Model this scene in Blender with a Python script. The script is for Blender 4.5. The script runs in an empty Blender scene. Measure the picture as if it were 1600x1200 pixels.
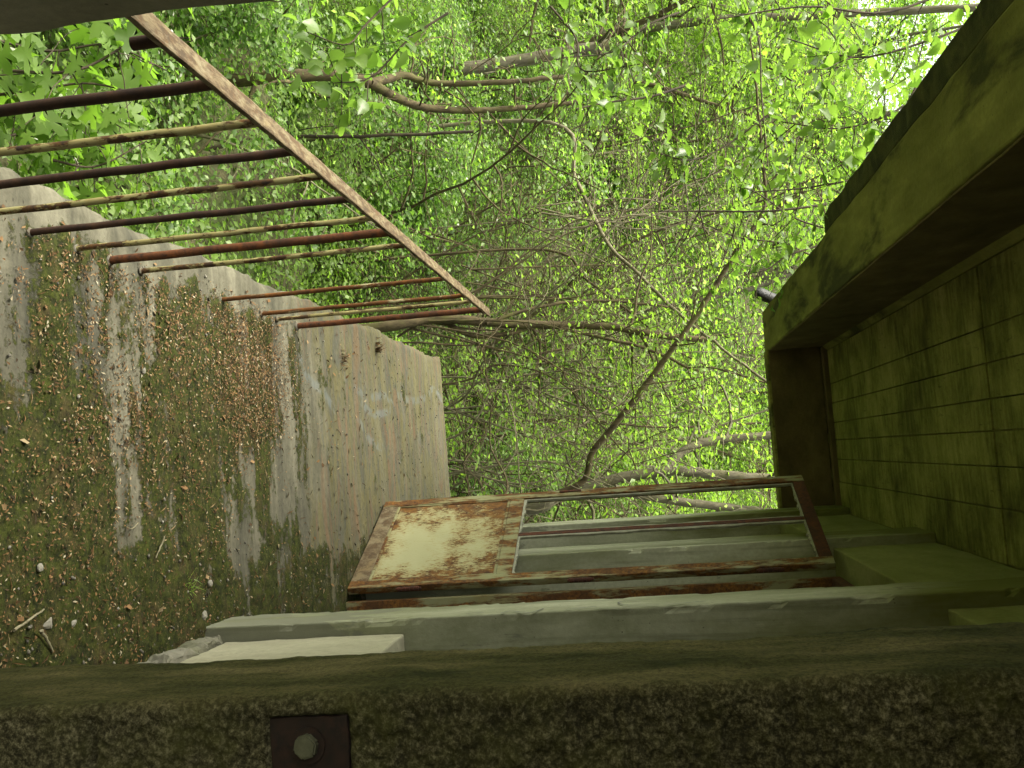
import bpy, bmesh, math, random
import numpy as np
from mathutils import Vector, Matrix, noise
PI = math.pi
SC = bpy.context.scene
COL = SC.collection
random.seed(7)
RNG = np.random.default_rng(11)

# ------------------------------------------------------------------ camera
F_PX, YAW, PITCH, ROLL = 1546.4, -0.07693, -0.13341, -0.07893     # photo was taken with the camera turned on its side
CAM = np.array([0.0, 0.0, 1.5])
FW = np.array([math.sin(YAW) * math.cos(PITCH), math.cos(YAW) * math.cos(PITCH), math.sin(PITCH)])
_r = np.array([math.cos(YAW), -math.sin(YAW), 0.0]); _u = np.cross(_r, FW)
R2 = math.cos(ROLL) * _r + math.sin(ROLL) * _u
U2 = -math.sin(ROLL) * _r + math.cos(ROLL) * _u
cam_data = bpy.data.cameras.new('camera'); cam = bpy.data.objects.new('camera', cam_data); COL.objects.link(cam)
cx, cy, cz = U2, -R2, -FW
cam.matrix_world = Matrix(((cx[0], cy[0], cz[0], CAM[0]), (cx[1], cy[1], cz[1], CAM[1]), (cx[2], cy[2], cz[2], CAM[2]), (0, 0, 0, 1)))
cam_data.sensor_fit = 'HORIZONTAL'; cam_data.sensor_width = 36.0; cam_data.lens = F_PX / 1600 * 36.0
cam_data.clip_start = 0.05; cam_data.clip_end = 500
SC.camera = cam

# ------------------------------------------------------------------ light
SUN_EL, SUN_AZ = math.radians(62), math.radians(-95)               # overcast, brighter towards the open left side
w = bpy.data.worlds.new('World'); SC.world = w; w.use_nodes = True
nt = w.node_tree; nt.nodes.clear()
sky = nt.nodes.new('ShaderNodeTexSky'); sky.sky_type = 'NISHITA'; sky.sun_disc = False
sky.sun_elevation = SUN_EL; sky.sun_rotation = SUN_AZ; sky.air_density = 1.0; sky.dust_density = 5.0; sky.ozone_density = 1.0
bg = nt.nodes.new('ShaderNodeBackground'); bg.inputs['Strength'].default_value = 0.15
wo = nt.nodes.new('ShaderNodeOutputWorld')
hs = nt.nodes.new('ShaderNodeHueSaturation'); hs.inputs['Saturation'].default_value = 0.30   # a white, clouded sky
tn = nt.nodes.new('ShaderNodeMix'); tn.data_type = 'RGBA'; tn.blend_type = 'MULTIPLY'; tn.inputs[0].default_value = 1.0; tn.inputs[7].default_value = (1.0, .985, .86, 1)
nt.links.new(sky.outputs[0], hs.inputs['Color']); nt.links.new(hs.outputs[0], tn.inputs[6]); nt.links.new(tn.outputs[2], bg.inputs[0]); nt.links.new(bg.outputs[0], wo.inputs[0])
sl = bpy.data.lights.new('sun', 'SUN'); sl.energy = 1.5; sl.angle = math.radians(25); sl.color = (1.0, 0.96, 0.88)
so = bpy.data.objects.new('sun', sl); COL.objects.link(so)
sd = Vector((math.sin(SUN_AZ) * math.cos(SUN_EL), math.cos(SUN_AZ) * math.cos(SUN_EL), math.sin(SUN_EL)))
so.rotation_euler = (-sd).to_track_quat('-Z', 'Y').to_euler(); so.location = sd * 30
SC.view_settings.view_transform = 'Standard'; SC.view_settings.look = 'None'
SC.view_settings.exposure = 2.05; SC.view_settings.gamma = 1.0; SC.view_settings.use_curve_mapping = False
SC.cycles.max_bounces = 10; SC.cycles.diffuse_bounces = 5; SC.cycles.transmission_bounces = 6

# ------------------------------------------------------------------ helpers
def at(x, y, Y):
    """world point seen at photo pixel (x, y), Y metres ahead"""
    d = FW * F_PX + U2 * (x - 800) + R2 * (y - 600)
    return CAM + d * (Y / d[1])

def atx(x, y, X):
    d = FW * F_PX + U2 * (x - 800) + R2 * (y - 600)
    return CAM + d * (X / d[0])

def atz(x, y, Z):
    d = FW * F_PX + U2 * (x - 800) + R2 * (y - 600)
    return CAM + d * ((Z - CAM[2]) / d[2])

def tag(o, label=None, cat=None, group=None, kind=None):
    if label: o['label'] = label
    if cat: o['category'] = cat
    if group: o['group'] = group
    if kind: o['kind'] = kind
    return o

def thing(name, label, cat, loc=(0, 0, 0), group=None):
    o = bpy.data.objects.new(name, None); COL.objects.link(o)
    o.location = loc; o.empty_display_size = 0.1
    return tag(o, label, cat, group)

def gloc(o):
    v = Vector((0, 0, 0))
    while o is not None:
        v += o.location; o = o.parent
    return v

def link(name, me, parent=None, loc=None):
    o = bpy.data.objects.new(name, me); COL.objects.link(o)
    if parent is not None: o.parent = parent
    if loc is not None: o.location = loc
    return o

def bm_obj(name, bm, mat, parent=None, origin=None, smooth=False):
    """mesh given in world coordinates; its own origin is moved to `origin` (default: the parent's base)"""
    base = gloc(parent) if parent is not None else Vector((0, 0, 0))
    org = Vector(origin) if origin is not None else base
    bmesh.ops.translate(bm, verts=bm.verts, vec=-org)
    bmesh.ops.recalc_face_normals(bm, faces=bm.faces)
    me = bpy.data.meshes.new(name); bm.to_mesh(me); bm.free()
    if smooth:
        me.polygons.foreach_set('use_smooth', [True] * len(me.polygons))
    if mat: me.materials.append(mat)
    return link(name, me, parent, org - base)

def np_mesh(name, verts, faces, mat=None, smooth=False):
    verts = np.asarray(verts, np.float32); faces = np.asarray(faces, np.int32)
    me = bpy.data.meshes.new(name); k = faces.shape[1]
    me.vertices.add(len(verts)); me.vertices.foreach_set('co', verts.ravel())
    me.loops.add(faces.size); me.loops.foreach_set('vertex_index', faces.ravel())
    me.polygons.add(len(faces)); me.polygons.foreach_set('loop_start', np.arange(0, faces.size, k, dtype=np.int32))
    me.polygons.foreach_set('loop_total', np.full(len(faces), k, np.int32))
    if smooth: me.polygons.foreach_set('use_smooth', np.ones(len(faces), bool))
    me.update(calc_edges=True)
    if mat: me.materials.append(mat)
    return me

class Tubes:
    def __init__(self): self.v = []; self.f = []; self.n = 0
    def add(self, pts, rad, ns=6, wob=0.0, caps=True):
        pts = np.asarray(pts, float); n = len(pts)
        rad = np.full(n, rad) if np.isscalar(rad) else np.asarray(rad, float)
        tan = np.gradient(pts, axis=0); tan /= np.linalg.norm(tan, axis=1)[:, None] + 1e-9
        ref = np.array([0.0, 0, 1]) if abs(tan[0][2]) < 0.9 else np.array([1.0, 0, 0])
        a = np.cross(tan[0], ref); a /= np.linalg.norm(a)
        ang = np.arange(ns) * 2 * PI / ns
        for i in range(n):
            a = a - tan[i] * (a @ tan[i]); a /= np.linalg.norm(a) + 1e-9
            b = np.cross(tan[i], a)
            rr = rad[i] * (1 + (wob * (RNG.random(ns) - .5) if wob else 0))
            self.v.append(pts[i] + (np.cos(ang) * rr)[:, None] * a + (np.sin(ang) * rr)[:, None] * b)
        for i in range(n - 1):
            o = self.n + i * ns
            for k in range(ns):
                k2 = (k + 1) % ns
                self.f.append((o + k, o + k2, o + ns + k2, o + ns + k))
        self.n += n * ns
        if caps:
            for ring in (self.v[-n], self.v[-1]):
                o = self.n
                self.v.append(np.vstack([ring, ring.mean(0)[None]]))
                for k in range(ns):
                    q = (o + k, o + (k + 1) % ns, o + ns, o + ns)
                    self.f.append(q)
                self.n += ns + 1
    def mesh(self, name, mat, origin=(0, 0, 0), smooth=True):
        v = np.vstack(self.v) - np.asarray(origin)
        quads = self.f
        me = bpy.data.meshes.new(name)
        me.from_pydata(v.tolist(), [], [q[:3] if q[2] == q[3] else q for q in quads])
        if smooth: me.polygons.foreach_set('use_smooth', [True] * len(me.polygons))
        me.materials.append(mat)
        return me

def tube_obj(name, pts, rad, mat, parent=None, ns=8, wob=0.0, origin=None):
    t = Tubes(); t.add(pts, rad, ns, wob)
    base = gloc(parent) if parent is not None else Vector((0, 0, 0))
    org = Vector(origin) if origin is not None else base
    return link(name, t.mesh(name, mat, tuple(org)), parent, org - base)

def smooth_path(ctrl, n):
    """Catmull-Rom through control points"""
    c = np.asarray(ctrl, float); c = np.vstack([2 * c[0] - c[1], c, 2 * c[-1] - c[-2]])
    m = len(c) - 3; out = []
    for t in np.linspace(0, m - 1e-6, n):
        i = int(t); u = t - i; p0, p1, p2, p3 = c[i:i + 4]
        out.append(0.5 * (2 * p1 + (p2 - p0) * u + (2 * p0 - 5 * p1 + 4 * p2 - p3) * u * u + (3 * p1 - p0 - 3 * p2 + p3) * u ** 3))
    return np.array(out)

def box_bm(x0, x1, y0, y1, z0, z1, cut=0.0, bev=0.0, jit=0.0, freq=9.0, seed=0.0, chip=0.0):
    """box with worn edges: cut into cells of `cut`, bevelled, then shaken by 3-D noise"""
    bm = bmesh.new()
    bmesh.ops.create_cube(bm, size=1.0)
    for v in bm.verts:
        v.co = Vector(((x0 + x1) / 2 + v.co.x * (x1 - x0), (y0 + y1) / 2 + v.co.y * (y1 - y0), (z0 + z1) / 2 + v.co.z * (z1 - z0)))
    if bev:
        bmesh.ops.bevel(bm, geom=bm.edges[:], offset=bev, segments=2, profile=.5, affect='EDGES')
    if cut:
        for ax, (a, b) in enumerate(((x0, x1), (y0, y1), (z0, z1))):
            n = int((b - a) / cut)
            for i in range(1, n):
                co = Vector((0, 0, 0)); no = Vector((0, 0, 0)); co[ax] = a + (b - a) * i / n; no[ax] = 1
                bmesh.ops.bisect_plane(bm, geom=bm.verts[:] + bm.edges[:] + bm.faces[:], plane_co=co, plane_no=no)
    if jit:
        for v in bm.verts:
            p = v.co * freq + Vector((seed, seed * 1.7, 0))
            q_ = v.co.copy()
            v.co += noise.noise_vector(p) * jit + noise.noise_vector(p * 4) * jit * .4
            if chip:
                near = [min(abs(q_[k] - a), abs(q_[k] - b)) < bev * 1.5 + .002 for k, (a, b) in enumerate(((x0, x1), (y0, y1)))]
                c_ = noise.noise(Vector((q_.x * 9 + seed, q_.y * 9, q_.z * 7))) + .5 * noise.noise(q_ * 34)
                if all(near) and c_ > .22:
                    v.co.x += math.copysign(min((c_ - .22) * chip * 3, chip), (x0 + x1) / 2 - q_.x); v.co.y += math.copysign(min((c_ - .22) * chip * 3, chip), (y0 + y1) / 2 - q_.y)
    return bm

# numpy value noise
def _lat(ix, iy, s):
    h = (ix.astype(np.int64) * 374761393 + iy.astype(np.int64) * 668265263 + s * 974711) & 0x7fffffff
    h = ((h ^ (h >> 13)) * 1274126177) & 0x7fffffff
    return ((h ^ (h >> 16)) & 0xffff) / 65535.0

def vnoise(x, y, s=0):
    ix = np.floor(x); iy = np.floor(y); fx = x - ix; fy = y - iy
    fx = fx * fx * (3 - 2 * fx); fy = fy * fy * (3 - 2 * fy)
    a = _lat(ix, iy, s); b = _lat(ix + 1, iy, s); c = _lat(ix, iy + 1, s); d = _lat(ix + 1, iy + 1, s)
    return (a * (1 - fx) + b * fx) * (1 - fy) + (c * (1 - fx) + d * fx) * fy

def fbm(x, y, s=0, o=4):
    t = 0; a = .5; n = 0
    for i in range(o):
        t = t + a * vnoise(x * 2 ** i, y * 2 ** i, s + i * 17); n += a; a *= .5
    return t / n

def sstep(a, b, x):
    t = np.clip((x - a) / (b - a), 0, 1); return t * t * (3 - 2 * t)

# ------------------------------------------------------------------ materials
class NM:
    def __init__(self, name):
        self.m = bpy.data.materials.new(name); self.m.use_nodes = True
        self.t = self.m.node_tree; self.t.nodes.clear()
        self.out = self.n('ShaderNodeOutputMaterial')
    def n(self, typ, **kw):
        o = self.t.nodes.new(typ)
        for k, v in kw.items(): setattr(o, k, v)
        return o
    def l(self, a, b): self.t.links.new(a, b)
    def pos(self, obj=False, scale=(1, 1, 1)):
        s = self.n('ShaderNodeTexCoord').outputs['Object'] if obj else self.n('ShaderNodeNewGeometry').outputs['Position']
        mp = self.n('ShaderNodeMapping'); mp.inputs['Scale'].default_value = scale; self.l(s, mp.inputs[0]); return mp.outputs[0]
    def noise(self, vec, scale, detail=6, rough=.6, dist=0.0):
        t = self.n('ShaderNodeTexNoise'); t.inputs['Scale'].default_value = scale; t.inputs['Detail'].default_value = detail
        t.inputs['Roughness'].default_value = rough; t.inputs['Distortion'].default_value = dist
        self.l(vec, t.inputs['Vector']); return t.outputs['Fac']
    def ramp(self, fac, stops):
        r = self.n('ShaderNodeValToRGB'); e = r.color_ramp.elements
        while len(e) < len(stops): e.new(.5)
        for el, (p, c) in zip(e, stops):
            el.position = p; el.color = (c, c, c, 1) if np.isscalar(c) else (*c, 1)
        self.l(fac, r.inputs[0]); return r.outputs[0]
    def mix(self, fac, a, b, mode='MIX'):
        m = self.n('ShaderNodeMix', data_type='RGBA', blend_type=mode)
        if np.isscalar(fac): m.inputs[0].default_value = fac
        else: self.l(fac, m.inputs[0])
        for i, v in ((6, a), (7, b)):
            if isinstance(v, tuple): m.inputs[i].default_value = (*v, 1)
            else: self.l(v, m.inputs[i])
        return m.outputs[2]
    def math(self, op, a, b=0.0):
        m = self.n('ShaderNodeMath', operation=op)
        for i, v in enumerate((a, b)):
            if np.isscalar(v): m.inputs[i].default_value = v
            else: self.l(v, m.inputs[i])
        return m.outputs[0]
    def bsdf(self, col, rough=.85, bump=None, bs=.4, bd=.01, metal=0.0, spec=.3):
        b = self.n('ShaderNodeBsdfPrincipled')
        if isinstance(col, tuple): b.inputs['Base Color'].default_value = (*col, 1)
        else: self.l(col, b.inputs['Base Color'])
        if np.isscalar(rough): b.inputs['Roughness'].default_value = rough
        else: self.l(rough, b.inputs['Roughness'])
        b.inputs['Metallic'].default_value = metal; b.inputs['Specular IOR Level'].default_value = spec
        if bump is not None:
            bn = self.n('ShaderNodeBump'); bn.inputs['Strength'].default_value = bs; bn.inputs['Distance'].default_value = bd
            self.l(bump, bn.inputs['Height']); self.l(bn.outputs[0], b.inputs['Normal'])
        self.l(b.outputs[0], self.out.inputs[0]); return b

def concrete(name, light, dark, moss=(.05, .06, .01), moss_lo=.55, moss_hi=.75, moss_amt=.8, streak=(1, 1, 1), scale=3.0, bd=.006, seed=0.0, spots=True, foot=0.0, head=0.0):
    m = NM(name); p = m.pos(scale=streak); q = m.pos()
    mp = m.n('ShaderNodeMapping'); mp.inputs['Location'].default_value = (seed, seed * .7, seed * 1.3); m.l(p, mp.inputs[0]); p = mp.outputs[0]
    n1 = m.noise(p, scale, 8, .65); n2 = m.noise(q, scale * 14, 6, .7); n3 = m.noise(p, scale * .6, 7, .62, .4)
    c = m.ramp(n1, [(.32, dark), (.55, tuple((a + b) / 2 for a, b in zip(light, dark))), (.7, light)])
    c = m.mix(.35, c, m.ramp(n2, [(.3, (.35, .34, .30)), (.7, (1.0, 1.0, 1.0))]), 'MULTIPLY')
    mk = m.ramp(n3, [(moss_lo, 0.0), (moss_hi, moss_amt)])
    c = m.mix(mk, c, moss)
    if spots:
        v = m.n('ShaderNodeTexVoronoi'); v.inputs['Scale'].default_value = 46; m.l(q, v.inputs['Vector'])
        sp = m.ramp(v.outputs['Distance'], [(.07, 1.0), (.13, 0.0)])
        sel = m.ramp(m.noise(q, 9, 3), [(.56, 0.0), (.6, 1.0)])
        c = m.mix(m.math('MULTIPLY', sp, m.math('MULTIPLY', sel, .75)), c, (.025, .022, .015))
    if foot:
        sz = m.n('ShaderNodeSeparateXYZ'); m.l(q, sz.inputs[0])
        zz = m.n('ShaderNodeMapRange'); zz.inputs[1].default_value = foot; zz.inputs[2].default_value = 0.0; zz.inputs[3].default_value = 0.0; zz.inputs[4].default_value = .30; m.l(sz.outputs[2], zz.inputs[0])
        fm = m.ramp(m.math('ADD', m.noise(m.pos(scale=(1, 1, .4)), 7, 6, .65, .5), zz.outputs[0]), [(.66, 0.0), (.70, .8)])
        c = m.mix(fm, c, tuple(x * .48 for x in dark))
        dr = m.ramp(m.noise(m.pos(scale=(1, 1, .05)), 24, 4, .6), [(.55, 0.0), (.72, .55)])
        c = m.mix(dr, c, (.075, .078, .040))
    if head:
        zh = m.n('ShaderNodeMapRange'); zh.inputs[1].default_value = head; zh.inputs[2].default_value = 2.8; zh.inputs[3].default_value = 0.0; zh.inputs[4].default_value = .42; m.l(sz.outputs[2], zh.inputs[0])
        c = m.mix(m.ramp(m.math('ADD', m.noise(m.pos(scale=(1, 1, .3)), 5, 5, .6), zh.outputs[0]), [(.56, 0.0), (.86, .9)]), c, (.105, .110, .016))
    h = m.math('ADD', m.math('MULTIPLY', n2, .6), m.math('MULTIPLY', m.noise(q, scale * 50, 3), .35))
    m.bsdf(c, .9, h, .55, bd)
    return m.m

def rust_paint(name, paint, paint_lo, paint_hi, scale=18, stretch=(1, 1, .25), rust_a=(.16, .055, .015), rust_b=(.035, .016, .010), obj=True):
    m = NM(name); p = m.pos(obj, stretch); q = m.pos(obj)
    n = m.noise(p, scale, 8, .68, .2); n2 = m.noise(q, scale * 3, 6, .7); n3 = m.noise(q, scale * .5, 4)
    rust = m.mix(m.ramp(n2, [(.36, 0.0), (.62, 1.0)]), rust_b, rust_a)
    rust = m.mix(m.ramp(n3, [(.4, 0.0), (.62, .7)]), rust, rust_b)
    pc = m.mix(m.ramp(n3, [(.42, 0.0), (.66, .55)]), paint, (paint[0] * .85, paint[1] * .62, paint[2] * .35))
    mask = m.ramp(n, [(paint_lo, 0.0), (paint_hi, 1.0)])
    c = m.mix(mask, rust, pc)
    h = m.math('ADD', m.math('MULTIPLY', mask, .5), m.math('MULTIPLY', n2, .5))
    m.bsdf(c, m.ramp(mask, [(0, .85), (1, .5)]), h, .6, .002)
    return m.m

def leaf_mat(name, a, b, trans_k=1.6, gloss=.45, hue2=None, per_obj=False):
    m = NM(name); g = m.n('ShaderNodeNewGeometry')
    rnd = m.n('ShaderNodeObjectInfo').outputs['Random'] if per_obj else g.outputs['Random Per Island']
    stops = [(0, a), (.5, b), (.86, tuple(x * 1.1 for x in b)), (.95, hue2 or (.24, .32, .12))]
    c = m.ramp(rnd, stops)
    tc = m.mix(1.0, c, (1.42 * trans_k, 1.62 * trans_k, .85 * trans_k), 'MULTIPLY')
    p = m.n('ShaderNodeBsdfPrincipled'); m.l(c, p.inputs['Base Color']); p.inputs['Roughness'].default_value = gloss
    p.inputs['Specular IOR Level'].default_value = .45
    t = m.n('ShaderNodeBsdfTranslucent'); m.l(tc, t.inputs['Color'])
    mx = m.n('ShaderNodeMixShader'); mx.inputs[0].default_value = .5
    m.l(p.outputs[0], mx.inputs[1]); m.l(t.outputs[0], mx.inputs[2]); m.l(mx.outputs[0], m.out.inputs[0])
    return m.m

def bark_mat(name, a, b, moss=None):
    m = NM(name); p = m.pos(False, (1, 1, .22)); q = m.pos()
    n = m.noise(p, 26, 7, .7); n2 = m.noise(q, 7, 5)
    c = m.ramp(n, [(.36, a), (.64, b)])
    if moss: c = m.mix(m.ramp(n2, [(.5, 0.0), (.68, .75)]), c, moss)
    m.bsdf(c, .9, n, .7, .008); return m.m

MAT = {}
MAT['wall'] = concrete('weathered white plaster', (.34, .33, .23), (.22, .21, .14), (.10, .11, .02), .62, .85, .45, (1, 1, .35), 3.2, .003, 3.0)
MAT['pier'] = concrete('limewashed concrete', (.43, .44, .32), (.27, .275, .195), (.075, .086, .020), .50, .66, .6, (1, 1, .3), 3.6, .003, 9.0, True, 1.1, 1.5)
MAT['lintel'] = concrete('algae stained concrete lintel', (.30, .30, .14), (.17, .18, .06), (.09, .10, .01), .45, .7, .6, (1, .4, 1), 4, .004, 4.0)
MAT['ceiling'] = concrete('board marked concrete', (.26, .26, .075), (.10, .10, .022), (.045, .050, .008), .50, .70, .7, (.55, 2.4, 1), 3.4, .006, 5.0)
MAT['beam'] = concrete('mossy concrete beam', (.30, .295, .085), (.13, .128, .028), (.020, .022, .006), .50, .60, .85, (1.9, .45, 1), 4.2, .008, 1.0)
def pillar_mat():
    m = NM('rough pebbly concrete'); q = m.pos(); st = m.pos(False, (1, 1, .35))
    a = m.n('ShaderNodeAttribute'); a.attribute_name = 'pit'; fa = m.n('ShaderNodeAttribute'); fa.attribute_name = 'face'
    n1 = m.noise(q, 210, 5, .8); n2 = m.noise(q, 14, 6, .65); n3 = m.noise(st, 16, 6, .6)
    f = m.math('ADD', m.math('MULTIPLY', a.outputs['Fac'], .30), m.math('MULTIPLY', m.math('SUBTRACT', n1, .28), 1.45))
    rough = m.ramp(f, [(.34, (.020, .018, .009)), (.46, (.050, .045, .021)), (.58, (.105, .094, .050)), (.72, (.21, .19, .115))])
    rough = m.mix(m.ramp(n2, [(.46, 0.0), (.64, .55)]), rough, (.050, .052, .010))
    smooth = m.ramp(n3, [(.34, (.026, .030, .008)), (.5, (.070, .066, .022)), (.66, (.13, .112, .048))])
    smooth = m.mix(.7, smooth, m.ramp(n1, [(.40, (.35, .35, .30)), (.52, (1.0, 1.0, 1.0)), (.62, (1.35, 1.3, 1.2))]), 'MULTIPLY')
    m.bsdf(m.mix(fa.outputs['Fac'], smooth, rough), .95, n1, .5, .004, spec=.15); return m.m
MAT['pillar'] = pillar_mat()
MAT['pillar_old'] = concrete('rough pebbled concrete', (.22, .20, .11), (.08, .075, .035), (.045, .05, .012), .5, .72, .7, (1, 1, 1), 7, .010, 2.0, False)
MAT['pillar2'] = concrete('grey mossy concrete', (.33, .31, .23), (.15, .14, .095), (.10, .10, .04), .55, .8, .5, (1, 1, .5), 5, .006, 8.0)
MAT['slab'] = concrete('broken concrete edge', (.23, .22, .17), (.10, .095, .07), (.06, .07, .02), .5, .7, .8, (1, 1, 1), 5, .01, 6.0)
def ceiling_mat():
    m = NM('cloudy stained ceiling concrete'); q = m.pos(); d = m.pos(False, (.9, 5.0, 1)); g = m.pos(False, (6, 1.2, 1))
    n1 = m.noise(q, 2.6, 7, .66, .3); n2 = m.noise(d, 5.0, 6, .62); n3 = m.noise(q, 70, 5, .7); n4 = m.noise(g, 9, 4, .6)
    f = m.math('ADD', m.math('MULTIPLY', n1, .72), m.math('MULTIPLY', n2, .34))
    c = m.ramp(f, [(.36, (.050, .050, .010)), (.47, (.125, .125, .028)), (.56, (.225, .22, .060)), (.68, (.34, .32, .11))])
    c = m.mix(.4, c, m.ramp(n3, [(.33, (.45, .45, .38)), (.6, (1.0, 1.0, 1.0))]), 'MULTIPLY')
    c = m.mix(m.ramp(n4, [(.62, 0.0), (.72, .55)]), c, (.035, .034, .010))
    m.bsdf(c, .92, m.math('ADD', m.math('MULTIPLY', n3, .5), n2), .5, .006); return m.m
MAT['ceiling'] = ceiling_mat()
MAT['brown_face'] = concrete('brown concrete', (.19, .145, .065), (.085, .064, .026), (.03, .025, .008), .5, .7, .7, (.6, .6, 1), 5, .005, 11.0)
MAT['moss_edge'] = concrete('dark moss mat', (.10, .10, .03), (.045, .045, .012), (.02, .022, .006), .45, .6, .9, (1, 1, 1), 12, .012, 7.0, False)
MAT['rust_dark'] = rust_paint('dark rusted pipe', (.20, .16, .08), .68, .76, 16, (1, 1, .2), (.060, .028, .014), (.022, .012, .009))
MAT['rust_red'] = rust_paint('red rusted pipe', (.30, .22, .12), .76, .82, 13, (1, 1, .22), (.17, .055, .016), (.035, .018, .011))
MAT['pipe_paint'] = rust_paint('flaking cream painted pipe', (.25, .225, .10), .47, .505, 30, (1, 1, .38), (.13, .06, .014), (.022, .014, .010))
MAT['pipe_orange'] = rust_paint('orange rusted painted pipe', (.36, .34, .20), .53, .58, 16, (1, 1, .25), (.17, .065, .012), (.06, .025, .009))
MAT['handrail'] = rust_paint('worn tan handrail', (.19, .155, .090), .44, .60, 30, (2.2, .6, 2), (.115, .068, .030), (.062, .044, .026))
MAT['door_frame'] = rust_paint('rusted steel door frame', (.20, .20, .105), .465, .55, 17, (1, 1, .22), (.185, .080, .013), (.045, .020, .008))
MAT['collar'] = concrete('stained old mortar', (.15, .14, .11), (.07, .06, .04), (.08, .04, .015), .5, .7, .7, (1, 1, 1), 30, .003, 2.0, False)
MAT['dusty'] = rust_paint('dusty brown steel', (.17, .14, .085), .42, .60, 20, (1, 1, 1), (.10, .065, .030), (.06, .040, .022))
MAT['door_dark'] = rust_paint('dark rusted steel bar', (.40, .40, .30), .72, .78, 15, (1, 1, .2), (.10, .030, .012), (.030, .014, .010))
MAT['putty'] = concrete('old glazing putty', (.36, .36, .28), (.18, .18, .13), (.10, .08, .04), .55, .75, .6, (1, 1, 1), 14, .002, 1.0, False)
MAT['iron'] = rust_paint('dark iron plate', (.07, .05, .04), .8, .9, 30, (1, 1, 1), (.028, .013, .007), (.012, .008, .005))
def wet_mat():
    m = NM('wet black iron'); q = m.pos(); n = m.noise(q, 40, 5, .7); m.bsdf((.010, .010, .008), .42, n, .8, .01, spec=.35); return m.m
MAT['wet_iron'] = wet_mat()
MAT['bolt'] = concrete('dull galvanised bolt', (.15, .15, .09), (.07, .07, .04), (.08, .06, .02), .55, .75, .5, (1, 1, 1), 40, .001, 1.0, False)

def panel_mat():
    m = NM('rust eaten cream sheet'); p = m.pos(True, (3.2, 3.2, 1.0)); q = m.pos(True)
    sx = m.n('ShaderNodeSeparateXYZ'); m.l(m.n('ShaderNodeTexCoord').outputs['UV'], sx.inputs[0])
    u, v = sx.outputs[0], sx.outputs[1]
    eu = m.math('ABSOLUTE', m.math('SUBTRACT', u, .55)); ev = m.math('ABSOLUTE', m.math('SUBTRACT', v, .5))
    edge = m.math('ADD', m.math('MULTIPLY', m.math('POWER', eu, 2.5), 1.9), m.math('MULTIPLY', m.math('POWER', ev, 3.0), 1.6))
    n = m.noise(q, 5.5, 4, .6); n2 = m.noise(p, 44, 6, .75)
    f = m.math('ADD', m.math('ADD', m.math('MULTIPLY', n, 1.25), m.math('MULTIPLY', n2, 1.25)), m.math('ADD', m.math('MULTIPLY', edge, .8), m.math('ADD', m.math('MULTIPLY', u, .22), m.math('MULTIPLY', v, .16))))
    mask = m.ramp(m.math('SUBTRACT', f, 1.0), [(.60, 0.0), (.67, 1.0)])
    rust = m.mix(m.ramp(m.noise(q, 26, 6), [(.35, 0.0), (.65, 1.0)]), (.045, .019, .007), (.165, .075, .014))
    halo = m.mix(m.ramp(m.math('SUBTRACT', f, 1.0), [(.40, 0.0), (.66, .75)]), (.29, .285, .155), (.22, .155, .05))
    c = m.mix(mask, halo, rust)
    m.bsdf(c, .75, m.math('SUBTRACT', n2, mask), .5, .002)
    return m.m
MAT['panel'] = panel_mat()

def floor_mat():
    m = NM('mossy terrace concrete'); q = m.pos(); s = m.pos(False, (.55, 2.6, 1))
    at_ = m.n('ShaderNodeAttribute'); at_.attribute_name = 'moss'; moss = at_.outputs['Fac']
    ap = m.n('ShaderNodeAttribute'); ap.attribute_name = 'paint'; paint = ap.outputs['Fac']
    aw = m.n('ShaderNodeAttribute'); aw.attribute_name = 'warm'; warm = aw.outputs['Fac']
    n1 = m.noise(s, 3.0, 8, .62); n2 = m.noise(q, 42, 6, .7); n3 = m.noise(q, 130, 4, .7); n4 = m.noise(q, 9, 5, .65)
    base = m.ramp(n1, [(.32, (.045, .044, .032)), (.5, (.088, .083, .058)), (.66, (.140, .132, .094))])
    tint = m.ramp(m.noise(s, 3.4, 3, .5, .9), [(.34, (.115, .072, .036)), (.43, (.062, .064, .050)), (.52, (.108, .094, .032)), (.60, (.075, .073, .048)), (.68, (.130, .074, .036))])
    base = m.mix(m.math('MULTIPLY', warm, .62), base, tint)
    base = m.mix(.5, base, m.ramp(n2, [(.3, (.45, .44, .40)), (.62, (1.0, 1.0, 1.0))]), 'MULTIPLY')
    vo = m.n('ShaderNodeTexVoronoi'); vo.inputs['Scale'].default_value = 22; m.l(m.pos(False, (.8, 1.6, 1)), vo.inputs['Vector'])
    base = m.mix(m.ramp(vo.outputs['Distance'], [(.05, .8), (.10, 0.0)]), base, (.018, .016, .010))
    base = m.mix(paint, base, (.11, .13, .13))
    mo = m.mix(m.ramp(n2, [(.35, 0.0), (.65, 1.0)]), (.009, .011, .003), (.036, .044, .006))
    mo = m.mix(m.ramp(n4, [(.52, 0.0), (.68, .6)]), mo, (.055, .038, .016))
    mo = m.mix(m.ramp(n3, [(.60, 0.0), (.68, .7)]), mo, (.15, .115, .060))
    mo = m.mix(m.ramp(n3, [(.34, .9), (.44, 0.0)]), mo, (.008, .008, .003))
    mk = m.ramp(m.math('ADD', moss, m.math('MULTIPLY', m.math('SUBTRACT', n2, .5), 1.1)), [(.42, 0.0), (.56, 1.0)])
    c = m.mix(mk, base, mo)
    h = m.math('ADD', m.math('MULTIPLY', n2, .5), m.math('MULTIPLY', m.math('MULTIPLY', n3, mk), .9))
    m.bsdf(c, .95, h, .8, .006, spec=.15)
    return m.m
MAT['floor'] = floor_mat()

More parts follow.
